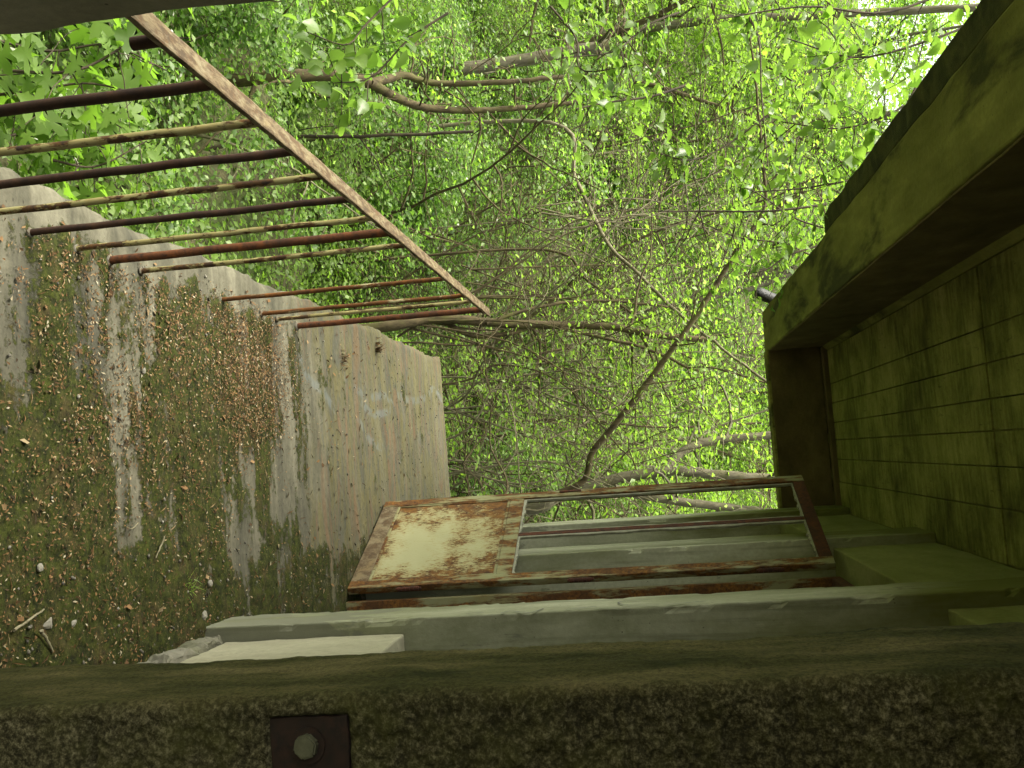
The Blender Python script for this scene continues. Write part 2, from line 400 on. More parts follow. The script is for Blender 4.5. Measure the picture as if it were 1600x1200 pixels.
def ground_mat():
    m = NM('leaf littered woodland soil'); q = m.pos()
    n = m.noise(q, .9, 8, .65); n2 = m.noise(q, 9, 6, .7)
    c = m.ramp(n2, [(.3, (.035, .030, .016)), (.5, (.10, .085, .05)), (.7, (.20, .16, .10))])
    c = m.mix(m.ramp(n, [(.42, 0.0), (.6, .85)]), c, (.045, .075, .015))
    m.bsdf(c, .95, n2, .8, .05); return m.m
MAT['ground'] = ground_mat()
MAT['leaf_mid'] = leaf_mat('spring leaf', (.052, .098, .020), (.110, .185, .038))
MAT['leaf_lime'] = leaf_mat('lime spring leaf', (.095, .155, .022), (.165, .245, .040))
MAT['leaf_cover'] = leaf_mat('undergrowth leaf', (.070, .115, .018), (.135, .205, .038), 1.6)
MAT['leaf_deep'] = leaf_mat('deep green leaf', (.035, .075, .016), (.075, .15, .030))
MAT['leaf_maple'] = leaf_mat('soft maple leaf', (.070, .125, .018), (.105, .175, .026), 1.5, .6, (.11, .18, .03), True)
MAT['leaf_oval'] = leaf_mat('oval lime leaf', (.075, .135, .025), (.130, .20, .042), 1.25, .35, (.15, .23, .05), True)
MAT['blossom'] = leaf_mat('pale blossom', (.45, .48, .36), (.62, .64, .52), .5)  # pale leaf-sized pieces standing in for highlights on glossy leaves
MAT['bark_grey'] = bark_mat('grey bark', (.060, .052, .032), (.15, .135, .090), (.09, .09, .03))
MAT['bark_brown'] = bark_mat('brown bark', (.035, .026, .013), (.115, .088, .045), (.09, .09, .025))
MAT['bark_thin'] = bark_mat('young stem bark', (.08, .068, .036), (.21, .19, .12))
MAT['bark_dark'] = bark_mat('dark wet bark', (.025, .020, .014), (.085, .065, .040))

def litter_mat():
    m = NM('dry seed litter'); g = m.n('ShaderNodeNewGeometry')
    c = m.ramp(g.outputs['Random Per Island'], [(0, (.02, .014, .006)), (.4, (.080, .042, .014)), (.75, (.155, .088, .034)), (.94, (.20, .155, .085)), (1, (.30, .27, .19))])
    m.bsdf(c, .9); return m.m
MAT['litter'] = litter_mat()
def stone_mat():
    m = NM('pale grit'); g = m.n('ShaderNodeNewGeometry')
    c = m.ramp(g.outputs['Random Per Island'], [(0, (.05, .046, .036)), (.6, (.095, .088, .068)), (1, (.18, .17, .135))])
    m.bsdf(c, .9); return m.m
MAT['stone'] = stone_mat()
def mark_mat():
    m = NM('pencil graphite'); m.bsdf((.13, .13, .12), .8); return m.m
MAT['mark'] = mark_mat()

# ================================================================== SETTING: ground
EDGE_X, FAR_Y = -0.787, 7.20
def ground_z(x, y):
    x = np.asarray(x, float); y = np.asarray(y, float)
    base = -1.9 - .05 * np.clip(-x - 1, 0, 12)
    hill = np.clip(y - 11, 0, 60); hill = .27 * hill + .004 * hill ** 2 * (hill < 40)
    lump = (fbm(x * .35 + 40, y * .35 + 40, 3) - .5) * 1.0
    return base + hill + lump

gx = np.concatenate([np.linspace(-160, -22, 24), np.linspace(-20, 16, 110), np.linspace(18, 160, 24)])
gy = np.concatenate([np.linspace(-120, -8, 20), np.linspace(-6, 46, 150), np.linspace(48, 220, 24)])
GX, GY = np.meshgrid(gx, gy); GZ = ground_z(GX, np.minimum(GY, 60))
nx_, ny_ = len(gx), len(gy)
idx = np.arange(nx_ * ny_).reshape(ny_, nx_)
quad = np.stack([idx[:-1, :-1], idx[:-1, 1:], idx[1:, 1:], idx[1:, :-1]], -1).reshape(-1, 4)
g = link('ground', np_mesh('ground', np.stack([GX, GY, GZ], -1).reshape(-1, 3), quad, MAT['ground'], True)); tag(g, kind='structure')

# ================================================================== terrace floor (with moss as relief)
def moss_fn(x, y):
    n = fbm(x * 4.2 + 7, y * 4.0 + 3, 5, 5)
    streak = fbm(x * 2.2 + 2, y * 11.0 + 9, 8, 4)
    fine = fbm(x * 16 + 1, y * 26 + 4, 15, 3)
    near = 1 - sstep(3.55, 4.15, y + (n - .5) * .7 + sstep(0, .35, x) * .45)
    right = sstep(.16, .42, x + (n - .5) * .5) * (1 - sstep(6.3, 7.1, y))
    bare = sstep(3.30, 3.5, y) * (1 - sstep(4.0, 4.25, y)) * sstep(-.25, -.05, x) * (1 - sstep(.28, .46, x))
    left_edge = 1 - sstep(-.74, -.64, x + (n - .5) * .14)
    thick = (1 - sstep(2.35, 2.75, y + (n - .5) * .5)) * sstep(-.3, .1, x)
    m = .20 + .42 * near + .16 * (1 - sstep(2.2, 2.9, y)) + .50 * right - .30 * bare - .75 * left_edge + .22 * thick
    m = m + (n - .5) * .55 + (streak - .5) * 1.5 * (1 - .65 * sstep(4.0, 4.6, y)) + (fine - .5) * .45
    return np.clip(m, 0, 1)

fx = np.arange(EDGE_X, .96, .0095); fy = np.arange(1.6, FAR_Y + .06, .0105)
FX, FY = np.meshgrid(fx, fy)
edge_jag = (fbm(FY[:, 0] * 9, FY[:, 0] * 0 + 1, 31) - .5) * .028 + (fbm(FY[:, 0] * 2.2, FY[:, 0] * 0 + 5, 33) - .5) * .03
FXj = FX + edge_jag[:, None] * (1 - sstep(EDGE_X, EDGE_X + .12, FX))
far_jag = (fbm(FX[0] * 10, FX[0] * 0 + 9, 35) - .5) * .02
FYj = FY + (far_jag[None, :] + (FX - .0) * .06 + .0) * sstep(6.6, 7.2, FY)
MOSS = moss_fn(FXj, FYj)
fz = MOSS ** 2 * (.006 + .016 * fbm(FXj * 30, FYj * 30, 2, 3)) + (fbm(FXj * 2, FYj * 2, 6) - .5) * .012 + (fbm(FXj * 60, FYj * 60, 9, 2) - .5) * .004
dl = FXj - FXj[:, :1]
fz -= .010 * (1 - sstep(0, .03, dl)) * fbm(FYj * 14, FXj * 14, 44, 2) * 2
# faded paint scrawl on the far end
def near_line(pts, X, Y, wd):
    d = np.full(X.shape, 9.0)
    for (ax, ay), (bx, by) in zip(pts[:-1], pts[1:]):
        vx, vy = bx - ax, by - ay
        t = np.clip(((X - ax) * vx + (Y - ay) * vy) / (vx * vx + vy * vy), 0, 1)
        d = np.minimum(d, np.hypot(X - ax - t * vx, Y - ay - t * vy))
    return 1 - sstep(wd * .5, wd, d)
scrawl = [[(555, 606), (575, 622), (600, 618), (612, 636), (588, 648), (566, 632)], [(622, 618), (640, 626), (664, 622), (676, 608), (690, 626)],
          [(470, 560), (482, 590), (505, 612), (522, 640)], [(560, 655), (580, 690), (598, 700)]]
PAINT = np.zeros(FX.shape)
for s_ in scrawl:
    wp = smooth_path([atz(*q, 0.0) for q in s_], 24)[:, :2]
    PAINT = np.maximum(PAINT, near_line(wp.tolist(), FXj, FYj, .03))
PAINT *= .42 * sstep(.3, .6, fbm(FXj * 25, FYj * 25, 77, 3))
WARM = sstep(4.1, 4.6, FYj + (fbm(FXj * 3, FYj * 3, 81) - .5))
nyf, nxf = FX.shape; idx = np.arange(nyf * nxf).reshape(nyf, nxf)
quad = np.stack([idx[:-1, :-1], idx[:-1, 1:], idx[1:, 1:], idx[1:, :-1]], -1).reshape(-1, 4)
top = np.stack([FXj, FYj, fz], -1).reshape(-1, 3)
# skirt: outer edge turned down the slab's broken side
ring = np.concatenate([idx[:, 0], idx[-1, 1:]]); sk = top[ring].copy(); sk2 = sk.copy()
sk[:, 2] -= .05; sk[:, :2] += (RNG.random((len(sk), 2)) - .5) * .012; sk2[:, 2] = -.20; sk2[:, :2] += (RNG.random((len(sk), 2)) - .3) * .02 * np.array([1, -1])
b0 = len(top); b1 = b0 + len(sk)
kk = np.arange(len(ring) - 1)
q1 = np.stack([ring[kk], ring[kk + 1], b0 + kk + 1, b0 + kk], -1); q2 = np.stack([b0 + kk, b0 + kk + 1, b1 + kk + 1, b1 + kk], -1)
me = np_mesh('terrace_floor', np.vstack([top, sk, sk2]), np.vstack([quad, q1, q2]), MAT['floor'], True)
for nm, arr in (('moss', MOSS), ('paint', PAINT), ('warm', WARM)):
    a = me.attributes.new(nm, 'FLOAT', 'POINT'); vals = np.zeros(len(me.vertices), np.float32); vals[:arr.size] = arr.ravel(); a.data.foreach_set('value', vals)
fl = link('terrace_floor', me); tag(fl, kind='structure')
bm = box_bm(EDGE_X + .02, 3.4, -1.6, 1.60, -.2, -.001, 0, 0); bm_obj('floor_slab', bm, MAT['slab'], fl)
bm = box_bm(.955, 3.4, 1.603, FAR_Y + .05, -.2, -.001, 0, 0); bm_obj('floor_slab', bm, MAT['slab'], fl)
bm = box_bm(EDGE_X + .06, 3.36, -1.5, FAR_Y - .05, -3.2, -.19, .4, 0, .01); bm_obj('retaining_wall', bm, MAT['slab'], fl)

# ================================================================== roof
CEIL = 2.805; WALLX = .525; BIN, BOUT = -.668, -.968; BZ = 2.40; FARB = 7.38; FARO = 7.525
roof = thing('concrete_roof', 'flat concrete roof with board marked ceiling and mossy edge beams above the terrace', 'roof', (0, 3, BZ))
o = bm_obj('edge_beam', box_bm(BOUT, BIN, -1.6, FARO, BZ, 3.0, .10, .008, .006, 5, 1), MAT['beam'], roof)
o = bm_obj('edge_beam', box_bm(BIN + .001, 3.5, FARB, FARO, BZ - .01, 3.0, .14, .008, .006, 5, 5), MAT['beam'], roof)
bm_obj('inner_face', box_bm(BIN + .0012, BIN + .009, -1.58, FARB - .012, BZ + .006, CEIL + .012, .12, .002, .002, 6, 2), MAT['brown_face'], roof)  # thin layer of darker brown over the beam's inner side
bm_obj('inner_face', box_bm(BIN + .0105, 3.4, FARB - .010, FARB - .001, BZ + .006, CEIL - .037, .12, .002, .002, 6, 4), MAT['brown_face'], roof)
bm_obj('ledge', box_bm(BOUT - .105, BOUT - .002, -1.6, 4.86, BZ + .008, 2.62, .05, .01, .006, 6, 3), MAT['moss_edge'], roof)
bm_obj('roof_slab', box_bm(BOUT - .02, 3.5, -1.6, FARO + .02, 3.003, 3.22, 0, 0), MAT['beam'], roof)
bm_obj('ceiling_slab', box_bm(BIN + .002, 3.5, -1.6, FARB - .002, CEIL + .014, 2.998, 0, 0), MAT['beam'], roof)
# board imprints: each board its own strip, joints recessed
xs = [BIN + .042, -.382, -.245, -.107, .016, .153, .314, WALLX + .004]
for a, b in zip(xs[:-1], xs[1:]):
    for (y0, y1, dz) in ((4.026, FARB - .09, 0.0), (-1.58, 4.022, .009)):
        k = random.uniform(-.0015, .0015)
        bm_obj('ceiling_panel', box_bm(a + .0025, b - .0025, y0 + random.uniform(-.006, .006), y1, CEIL + dz * .6 + k, CEIL + .013, 0, .002, 0), MAT['ceiling'], roof)
bm = bmesh.new()
vs_ = [bm.verts.new(c) for c in ((BIN + .0095, -1.58, CEIL - .030), (BIN + .0405, -1.58, CEIL - .001), (BIN + .0405, -1.58, CEIL + .012), (BIN + .0095, -1.58, CEIL + .012), (BIN + .0095, FARB - .084, CEIL - .030), (BIN + .0405, FARB - .084, CEIL - .001), (BIN + .0405, FARB - .084, CEIL + .012), (BIN + .0095, FARB - .084, CEIL + .012))]
for q in ((0, 1, 5, 4), (1, 2, 6, 5), (3, 0, 4, 7), (0, 3, 2, 1), (4, 5, 6, 7)): bm.faces.new([vs_[i] for i in q])
bm_obj('chamfer_strip', bm, MAT['beam'], roof)
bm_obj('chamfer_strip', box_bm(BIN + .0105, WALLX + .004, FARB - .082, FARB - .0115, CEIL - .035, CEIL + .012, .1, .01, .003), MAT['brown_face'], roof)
bm_obj('ceiling_panel', box_bm(WALLX + .3, 3.48, -1.58, FARB - .01, CEIL, CEIL + .013, 0, 0), MAT['ceiling'], roof)
# scratched letters on the ceiling (faint)
# ================================================================== facade: piers, lintel, parapet
PX = .478; PZ = CEIL - .003
wall = thing('facade_wall', 'white concrete wall with three projecting piers and openings between them', 'wall', (.7, 5, 0))
pier_spans = [(3.11, 3.345), (4.955, 5.30), (7.0, 7.36)]
for i, (a, b) in enumerate(pier_spans):
    p_ = bm_obj('pier', box_bm(PX, .80 if i == 0 else .98, a, b, -.15, PZ, .022, .005, .0022, 5, i * 3.1, .008), MAT['pier'], wall)
    if i == 0: pierA = p_
prev = [(-.2, 3.108), (3.347, 4.953), (5.302, 6.998)]
for a, b in prev:
    bm_obj('lintel', box_bm(WALLX, .80, a, b, 2.33, PZ, .08, .006, .003, 7, a), MAT['lintel'], wall)
bm_obj('parapet', box_bm(WALLX, .80, 1.3, 3.107, .085, .685, .03, .006, .004, 8, 2), MAT['wall'], wall)
# broken mortar along its foot
bm_obj('mortar_fillet', box_bm(WALLX - .02, .78, 1.3, 3.107, -.12, .083, .025, .01, .022, 16, 4), MAT['slab'], wall)
bm_obj('added_rear_wall', box_bm(2.9, 3.05, -1.6, 3.3, -.15, PZ, .5, 0, .004), MAT['lintel'], wall)  # unseen interior walls, added to keep sky light off ceiling and beam
bm_obj('added_rear_wall', box_bm(2.9, 3.05, 5.0, 7.36, -.15, PZ, .5, 0, .004), MAT['lintel'], wall)  # gap before it placed to let sky light onto the middle pier
bm_obj('added_end_wall', box_bm(1.6, 2.898, 7.2, 7.36, -.15, PZ, .5, 0, .004), MAT['lintel'], wall)
bm_obj('added_end_wall', box_bm(-.66, .898, -1.6, -1.45, 2.05, PZ, .5, 0, .004), MAT['lintel'], wall)  # unseen, added over the rear opening to darken the pier tops
bm_obj('added_end_wall', box_bm(.9, 2.898, -1.6, -1.45, -.15, PZ, .5, 0, .004), MAT['lintel'], wall)
# faint pencil scribbles on the pier's side face
def mark(pxs, wd=.003):
    pts = smooth_path([atx(*q, PX) for q in pxs], 14); pts[:, 0] = PX - .0035
    t = Tubes()
    v = []; f = []
    for i, p in enumerate(pts):
        tg = pts[min(i + 1, len(pts) - 1)] - pts[max(i - 1, 0)]; tg[0] = 0; tg /= np.linalg.norm(tg) + 1e-9
        nrm = np.array([0, -tg[2], tg[1]]) * wd
        v += [p + nrm, p - nrm]
        if i: f.append((2 * i - 2, 2 * i - 1, 2 * i + 1, 2 * i))
    bmx = bmesh.new(); vs = [bmx.verts.new(c) for c in v]
    for q in f: bmx.faces.new([vs[k] for k in q])
    return bm_obj('pencil_mark', bmx, MAT['mark'], pierA)
for s_ in ([(728, 960), (756, 959)], [(782, 960), (798, 956), (815, 958), (832, 958), (850, 952)], [(884, 954), (932, 949)], [(1016, 938), (984, 940), (966, 943), (980, 947), (1030, 947)], [(936, 952), (985, 950)], [(1044, 946), (1100, 941)]):
    mark(s_)

# ================================================================== near right pillar (rough, bolt plate)
PXL, PYN, PYF = .205, .90, 1.10
pil = thing('concrete_pillar', 'rough pebbly concrete pillar close by on the right with bolted iron plate', 'pillar', (.5, 1.0, 0))
prof = []
for t in np.arange(0, PYF - PYN - .012, .007): prof.append((PXL, PYF - t, -1, 0, 0.0))
for k in range(1, 6):
    a = k / 6 * PI / 2; r = .014
    prof.append((PXL + r - r * math.cos(a), PYN + r - r * math.sin(a), -math.cos(a), -math.sin(a), k / 6))
for t in np.arange(.016, .42, .0028): prof.append((PXL + t, PYN, 0, -1, 1.0))
prof += [(.9, PYN, 0, -1, 1.0), (.9, PYF, 1, 0, 0.0)]
prof = np.array(prof)
zs = np.concatenate([np.linspace(-.1, .62, 30), np.arange(.625, 2.05, .0028), np.linspace(2.06, CEIL - .016, 40)])
PXg, ZZ = np.meshgrid(prof[:, 0], zs); PYg = np.tile(prof[:, 1], (len(zs), 1)); NXg = np.tile(prof[:, 2], (len(zs), 1)); NYg = np.tile(prof[:, 3], (len(zs), 1)); WG = np.tile(prof[:, 4], (len(zs), 1))
arc = np.concatenate([[0], np.cumsum(np.hypot(np.diff(prof[:, 0]), np.diff(prof[:, 1])))]); S = np.tile(arc, (len(zs), 1))
rough = (fbm(S * 150, ZZ * 150, 51, 2) - .5) * .011 + (fbm(S * 60, ZZ * 60, 52, 3) - .5) * .007 + (fbm(S * 10, ZZ * 10, 53, 3) - .5) * .010
smooth_ = (fbm(S * 9, ZZ * 5, 55, 4) - .5) * .012 + (fbm(S * 70, ZZ * 70, 57, 3) - .5) * .003
zq = .950; xq = .2135
inside = sstep(0, .006, zq - ZZ + (fbm(S * 30, ZZ * 30, 61) - .5) * .01) * sstep(0, .006, PXg - xq + (fbm(S * 30, ZZ * 30, 62) - .5) * .008) * (WG > .9)
dz1 = zq - ZZ; dx1 = PXg - xq
dd = np.where((dz1 > 0) & (dx1 > 0), np.minimum(dz1, dx1), -np.maximum(np.maximum(-dz1, -dx1), 0))
groove = np.exp(-(dd / .005) ** 2) * (WG > .9)
disp = WG * (rough * (1 - inside) + inside * ((fbm(S * 40, ZZ * 40, 66) - .5) * .006 - .002)) + (1 - WG) * smooth_ - .011 * groove * WG
wx0, wx1, wz0, wz1 = .2215, .302, 1.126, 1.207      # pocket of the plate
pocket = sstep(0, .004, PXg - wx0) * sstep(0, .004, wx1 - PXg) * sstep(0, .004, ZZ - wz0) * sstep(0, .004, wz1 - ZZ) * (WG > .9)
disp = disp * (1 - pocket) - .010 * pocket
disp[:, -2:] = 0; 
PV = np.stack([PXg + NXg * disp, PYg + NYg * disp, ZZ], -1).reshape(-1, 3) - np.array([.5, 1.0, 0])
nz, npf = ZZ.shape; idx = np.arange(nz * npf).reshape(nz, npf)
quad = np.stack([idx[:-1, :-1], idx[:-1, 1:], idx[1:, 1:], idx[1:, :-1]], -1).reshape(-1, 4)
back = np.stack([idx[:-1, -1], idx[:-1, 0], idx[1:, 0], idx[1:, -1]], -1)
me = np_mesh('shaft', PV, np.vstack([quad, back]), MAT['pillar'], True)
for nm, arr in (('pit', np.clip(.5 + rough * 38, 0, 1) * (1 - inside) + .55 * inside), ('face', WG)):
    a = me.attributes.new(nm, 'FLOAT', 'POINT'); a.data.foreach_set('value', np.ascontiguousarray(arr, np.float32).ravel())
link('shaft', me, pil)
plate = bm_obj('anchor_plate', box_bm(wx0 + .003, wx1 - .003, PYN + .002, PYN + .009, wz0 + .003, wz1 - .003, .02, .0012, .0012, 40), MAT['iron'], pil)
bm = bmesh.new()
bmesh.ops.create_cone(bm, cap_ends=True, segments=6, radius1=.0125, radius2=.0118, depth=.010)
bmesh.ops.bevel(bm, geom=[e for e in bm.edges], offset=.0016, segments=2, affect='EDGES')
bmesh.ops.rotate(bm, verts=bm.verts, cent=(0, 0, 0), matrix=Matrix.Rotation(PI / 2, 3, 'X') @ Matrix.Rotation(.3, 3, 'Z'))
bc = at(480, 1165, PYN); bmesh.ops.translate(bm, verts=bm.verts, vec=(bc[0], PYN - .003, bc[2]))
bm_obj('bolt_head', bm, MAT['bolt'], plate)
bm = bmesh.new(); bmesh.ops.create_cone(bm, cap_ends=True, segments=20, radius1=.017, radius2=.017, depth=.003)
bmesh.ops.rotate(bm, verts=bm.verts, cent=(0, 0, 0), matrix=Matrix.Rotation(PI / 2, 3, 'X')); bmesh.ops.translate(bm, verts=bm.verts, vec=(bc[0], PYN + .0006, bc[2]))
bm_obj('washer', bm, MAT['iron'], plate)

# ================================================================== near left pillar
pil2 = thing('concrete_pillar', 'plain grey concrete pillar at the left where the handrail ends', 'pillar', (-.75, .9, 0))
bm_obj('shaft', box_bm(-.90, -.614, .5, 1.19, -.1, CEIL - .42, .035, .006, .005, 8, 4), MAT['pillar2'], pil2)

# ================================================================== railing
RX, RZ = -.65, .842
rail = thing('railing', 'rusty railing of mixed brown and cream pipes along the open edge', 'railing', (RX, 2.8, 0))
bm_obj('handrail', box_bm(RX - .017, RX + .017, 1.185, 4.265, RZ - .004, RZ + .008, .05, .0035, .0016, 12, 2), MAT['handrail'], rail)
bal = [(1.512, .0100, 'rust_dark'), (1.703, .0082, 'pipe_paint'), (1.881, .0092, 'rust_dark'), (2.068, .0080, 'pipe_paint'), (2.264, .0088, 'rust_dark'), (2.465, .0080, 'pipe_paint'),
       (2.632, .0125, 'rust_red'), (2.809, .0080, 'pipe_paint'), (3.384, .0082, 'pipe_orange'), (3.760, .0085, 'pipe_orange'), (3.925, .0080, 'pipe_paint'), (4.160, .0130, 'rust_red')]
for i, (Y, r, mt) in enumerate(bal):
    n = 14; zz = np.linspace(-.03, RZ - .004, n)
    pts = np.stack([RX + (RNG.random(n) - .5) * .0025, Y + (RNG.random(n) - .5) * .0025, zz], -1)
    ob = tube_obj('baluster', pts, r, MAT[mt], rail, 10, .05, origin=(RX, Y, 0))
    ob.rotation_euler = (0, 0, i * 1.3)
    if Y > 2.1:
        bmc = bmesh.new(); bmesh.ops.create_icosphere(bmc, subdivisions=2, radius=r * 1.7)
        for v_ in bmc.verts: v_.co += noise.noise_vector(v_.co * 70 + Vector((Y * 9, 0, 0))) * r * .8; v_.co.z *= .42
        bmesh.ops.translate(bmc, verts=bmc.verts, vec=(RX, Y, .004)); bm_obj('mortar_collar', bmc, MAT['collar'], rail, origin=(RX, Y, 0), smooth=True)
    wl = bmesh.new(); bmesh.ops.create_icosphere(wl, subdivisions=2, radius=r * 1.35)
    for v_ in wl.verts: v_.co += noise.noise_vector(v_.co * 160 + Vector((Y * 5, 3, 0))) * r * .5; v_.co.z *= .55
    bmesh.ops.translate(wl, verts=wl.verts, vec=(RX, Y, RZ - .005)); bm_obj('weld', wl, MAT['door_dark'], rail, origin=(RX, Y, RZ), smooth=True)
tube_obj('broken_baluster', [(RX, 1.335, RZ - .052), (RX, 1.335, RZ - .03), (RX, 1.335, RZ - .004)], .0100, MAT['rust_dark'], rail, 10, .06, origin=(RX, 1.335, RZ - .05))

# ================================================================== door frame and door
HX, HY = .576, 4.650
FXc, FYc = .652, 4.63
frame = thing('door_frame', 'rusted steel door frame standing behind the white pier', 'door frame', (FXc, 4.2, 0))
bm_obj('jamb', box_bm(FXc - .028, FXc + .028, FYc, FYc + .045, -.005, 2.30, .06, .003, .0012, 15, 1), MAT['door_frame'], frame)
bm_obj('jamb', box_bm(FXc - .028, FXc + .028, 3.70, 3.745, -.005, 2.30, .06, .003, .0012, 15, 5), MAT['door_frame'], frame)
bm_obj('head', box_bm(FXc - .028, FXc + .028, 3.7465, FYc - .0015, 2.255, 2.302, .06, .003, .0012, 15, 5), MAT['door_dark'], frame)

DV = Vector((.200 - HX, 5.43 - HY, 0)); DW = DV.length
DANG = math.atan2(DV.y, DV.x)
DH = 2.27; T = .036
door = thing('steel_door', 'open rusty steel door with cream lower panel and empty upper panes', 'door', (HX, HY, .012))
door.rotation_euler = (0, 0, DANG)
def dpart(name, u0, u1, z0, z1, t0, t1, mat, parent=door, **kw):
    """door-local box: u along the leaf from the hinge, t through it"""
    bm = box_bm(u0, u1, t0, t1, z0, z1, kw.get('cut', .07), kw.get('bev', .003), kw.get('jit', .0015), 14, kw.get('seed', u0 * 7 + z0))
    bmesh.ops.recalc_face_normals(bm, faces=bm.faces)
    me = bpy.data.meshes.new(name); bm.to_mesh(me); bm.free(); me.materials.append(mat)
    return link(name, me, parent)
SW = .062
hst = dpart('stile', 0, SW, 0, DH, -T / 2, T / 2, MAT['door_frame'])
fst = dpart('stile', DW - SW, DW, 0, DH, -T / 2, T / 2, MAT['door_frame'], seed=3)
dpart('rail', SW + .001, DW - SW - .001, 0, .085, -T / 2 + .002, T / 2 - .002, MAT['dusty'])
mid = dpart('rail', SW + .001, DW - SW - .001, .715, .790, -T / 2 + .002, T / 2 - .002, MAT['door_frame'], seed=7)
topr = dpart('rail', SW + .001, DW - SW - .001, DH - .060, DH, -T / 2 + .002, T / 2 - .002, MAT['door_dark'])
MU = SW + (DW - 2 * SW) * .50
mul = dpart('mullion', MU - .016, MU + .016, .791, DH - .061, -T / 2 + .006, T / 2 - .008, MAT['door_dark'])
# lower sheet, recessed, with a folded rim
bm = bmesh.new(); nu, nv = 26, 26
vs = [[bm.verts.new((SW + .001 + (DW - 2 * SW - .002) * i / nu, .010 + noise.noise(Vector((i * .3, j * .3, 2))) * .004, .086 + .628 * j / nv)) for i in range(nu + 1)] for j in range(nv + 1)]
uvl = bm.loops.layers.uv.new('UVMap')
for j in range(nv):
    for i in range(nu):
        fc = bm.faces.new((vs[j][i], vs[j][i + 1], vs[j + 1][i + 1], vs[j + 1][i]))
        for lp, (a, b) in zip(fc.loops, ((i, j), (i + 1, j), (i + 1, j + 1), (i, j + 1))): lp[uvl].uv = (a / nu, b / nv)
ex = bmesh.ops.extrude_face_region(bm, geom=bm.faces[:])
for e in ex['geom']:
    if isinstance(e, bmesh.types.BMVert): e.co.y -= .003
bmesh.ops.recalc_face_normals(bm, faces=bm.faces)
me = bpy.data.meshes.new('panel'); bm.to_mesh(me); bm.free(); me.materials.append(MAT['panel']); me.polygons.foreach_set('use_smooth', [True] * len(me.polygons))
panel = link('panel', me, door); panel['label'] = 'cream lower sheet eaten by brown rust'
BD = .012
for (u0, u1, z0, z1) in ((SW + .001, SW + BD, .10, .70), (DW - SW - BD, DW - SW - .001, .10, .70), (SW + .001, DW - SW - .001, .0865, .099), (SW + .001, DW - SW - .001, .701, .7135)):
    dpart('bead', u0, u1, z0, z1, T / 2 - .016, T / 2 - .003, MAT['door_frame'], cut=.05, bev=.002)
# ragged putty left round the two empty panes
def putty(u0, u1, z0, z1, th, horiz):
    bm = bmesh.new(); n = 40
    L = []
    for i in range(n + 1):
        k = i / n
        wdt = th * (.45 + .9 * abs(noise.noise(Vector((k * 9, u0 * 30, z0 * 10)))) * 1.6) * (0.25 if noise.noise(Vector((k * 5, u0 * 11, z0 * 7 + 4))) > .28 else 1)
        if horiz: a, b = (u0 + (u1 - u0) * k, z0), (u0 + (u1 - u0) * k, z0 + wdt * (1 if z1 > z0 else -1))
        else: a, b = (u0, z0 + (z1 - z0) * k), (u0 + wdt * (1 if u1 > u0 else -1), z0 + (z1 - z0) * k)
        L.append([bm.verts.new((a[0], t, a[1])) for t in (-.006, .008)] + [bm.verts.new((b[0], t, b[1])) for t in (.006, -.006)])
    for i in range(n):
        for k in range(4):
            bm.faces.new((L[i][k], L[i][(k + 1) % 4], L[i + 1][(k + 1) % 4], L[i + 1][k]))
    bmesh.ops.recalc_face_normals(bm, faces=bm.faces)
    me = bpy.data.meshes.new('putty'); bm.to_mesh(me); bm.free(); me.materials.append(MAT['putty'])
    return link('putty', me, door)
for (a, b) in ((SW + .001, MU - .017), (MU + .017, DW - SW - .001)):
    putty(a, b, .792, DH - .062, .013, False); putty(b, a, .792, DH - .062, .015, False)
    putty(a, b, .791, 9, .014, True); putty(a, b, DH - .061, 0, .014, True)
# hinges and latch
for z in (.30, 1.12, 1.98):
    t = Tubes()
    for k in range(5):
        z0 = z - .05 + k * .0205; t.add([(-.010, .006, z0), (-.010, .006, z0 + .0185)], .0105, 10)
    t.add([(-.010, .006, z - .060), (-.010, .006, z + .062)], .0065, 8)
    link('hinge', t.mesh('hinge', MAT['door_dark']), door)
dpart('latch', DW + .001, DW + .012, .225, .275, -.012, .012, MAT['door_dark'], cut=.03)
dpart('latch', DW - .03, DW - .012, .98, 1.10, T / 2 + .0005, T / 2 + .006, MAT['door_dark'], cut=.03)

# ================================================================== drain spout on the roof edge
sp = thing('drain_spout', 'short dark drain spout poking out past the far corner of the roof beam', 'spout', tuple(at(1205, 466, 7.15)))
pa = [at(1230, 474, 7.2), at(1212, 468, 7.12), at(1198, 463, 7.06), at(1186, 458, 7.0), at(1181, 458, 6.99)]
tube_obj('pipe', smooth_path(pa, 10), [.034, .036, .037, .038, .040, .042, .042, .040, .036, .030], MAT['wet_iron'], sp, 12, .12)

# ================================================================== litter on the floor
def flakes(n, xr, yr, dens, smin, smax, elong):
    x = RNG.uniform(*xr, n); y = RNG.uniform(*yr, n)
    keep = RNG.random(n) < dens(x, y); x, y = x[keep], y[keep]; m_ = len(x)
    s = RNG.uniform(smin, smax, m_); a = RNG.uniform(0, 2 * PI, m_)
    mo = moss_fn(x, y); z = mo ** 2 * .014 + .004
    tilt = RNG.normal(0, .35, (m_, 2))
    ax = np.stack([np.cos(a), np.sin(a), tilt[:, 0]], -1); bx = np.stack([-np.sin(a), np.cos(a), tilt[:, 1]], -1)
    tpl = np.array([(-.5, 0, 0), (0, elong * .5, .10), (.5, 0, 0), (0, -elong * .5, .10)])
    c = np.stack([x, y, z], -1)
    v = c[:, None] + s[:, None, None] * (tpl[None, :, 0:1] * ax[:, None] + tpl[None, :, 1:2] * bx[:, None] + tpl[None, :, 2:3] * np.array([0, 0, 1.0]))
    f = np.arange(m_ * 4).reshape(-1, 4); f = np.vstack([f[:, [0, 1, 2]], f[:, [0, 2, 3]]])
    return v.reshape(-1, 3), f
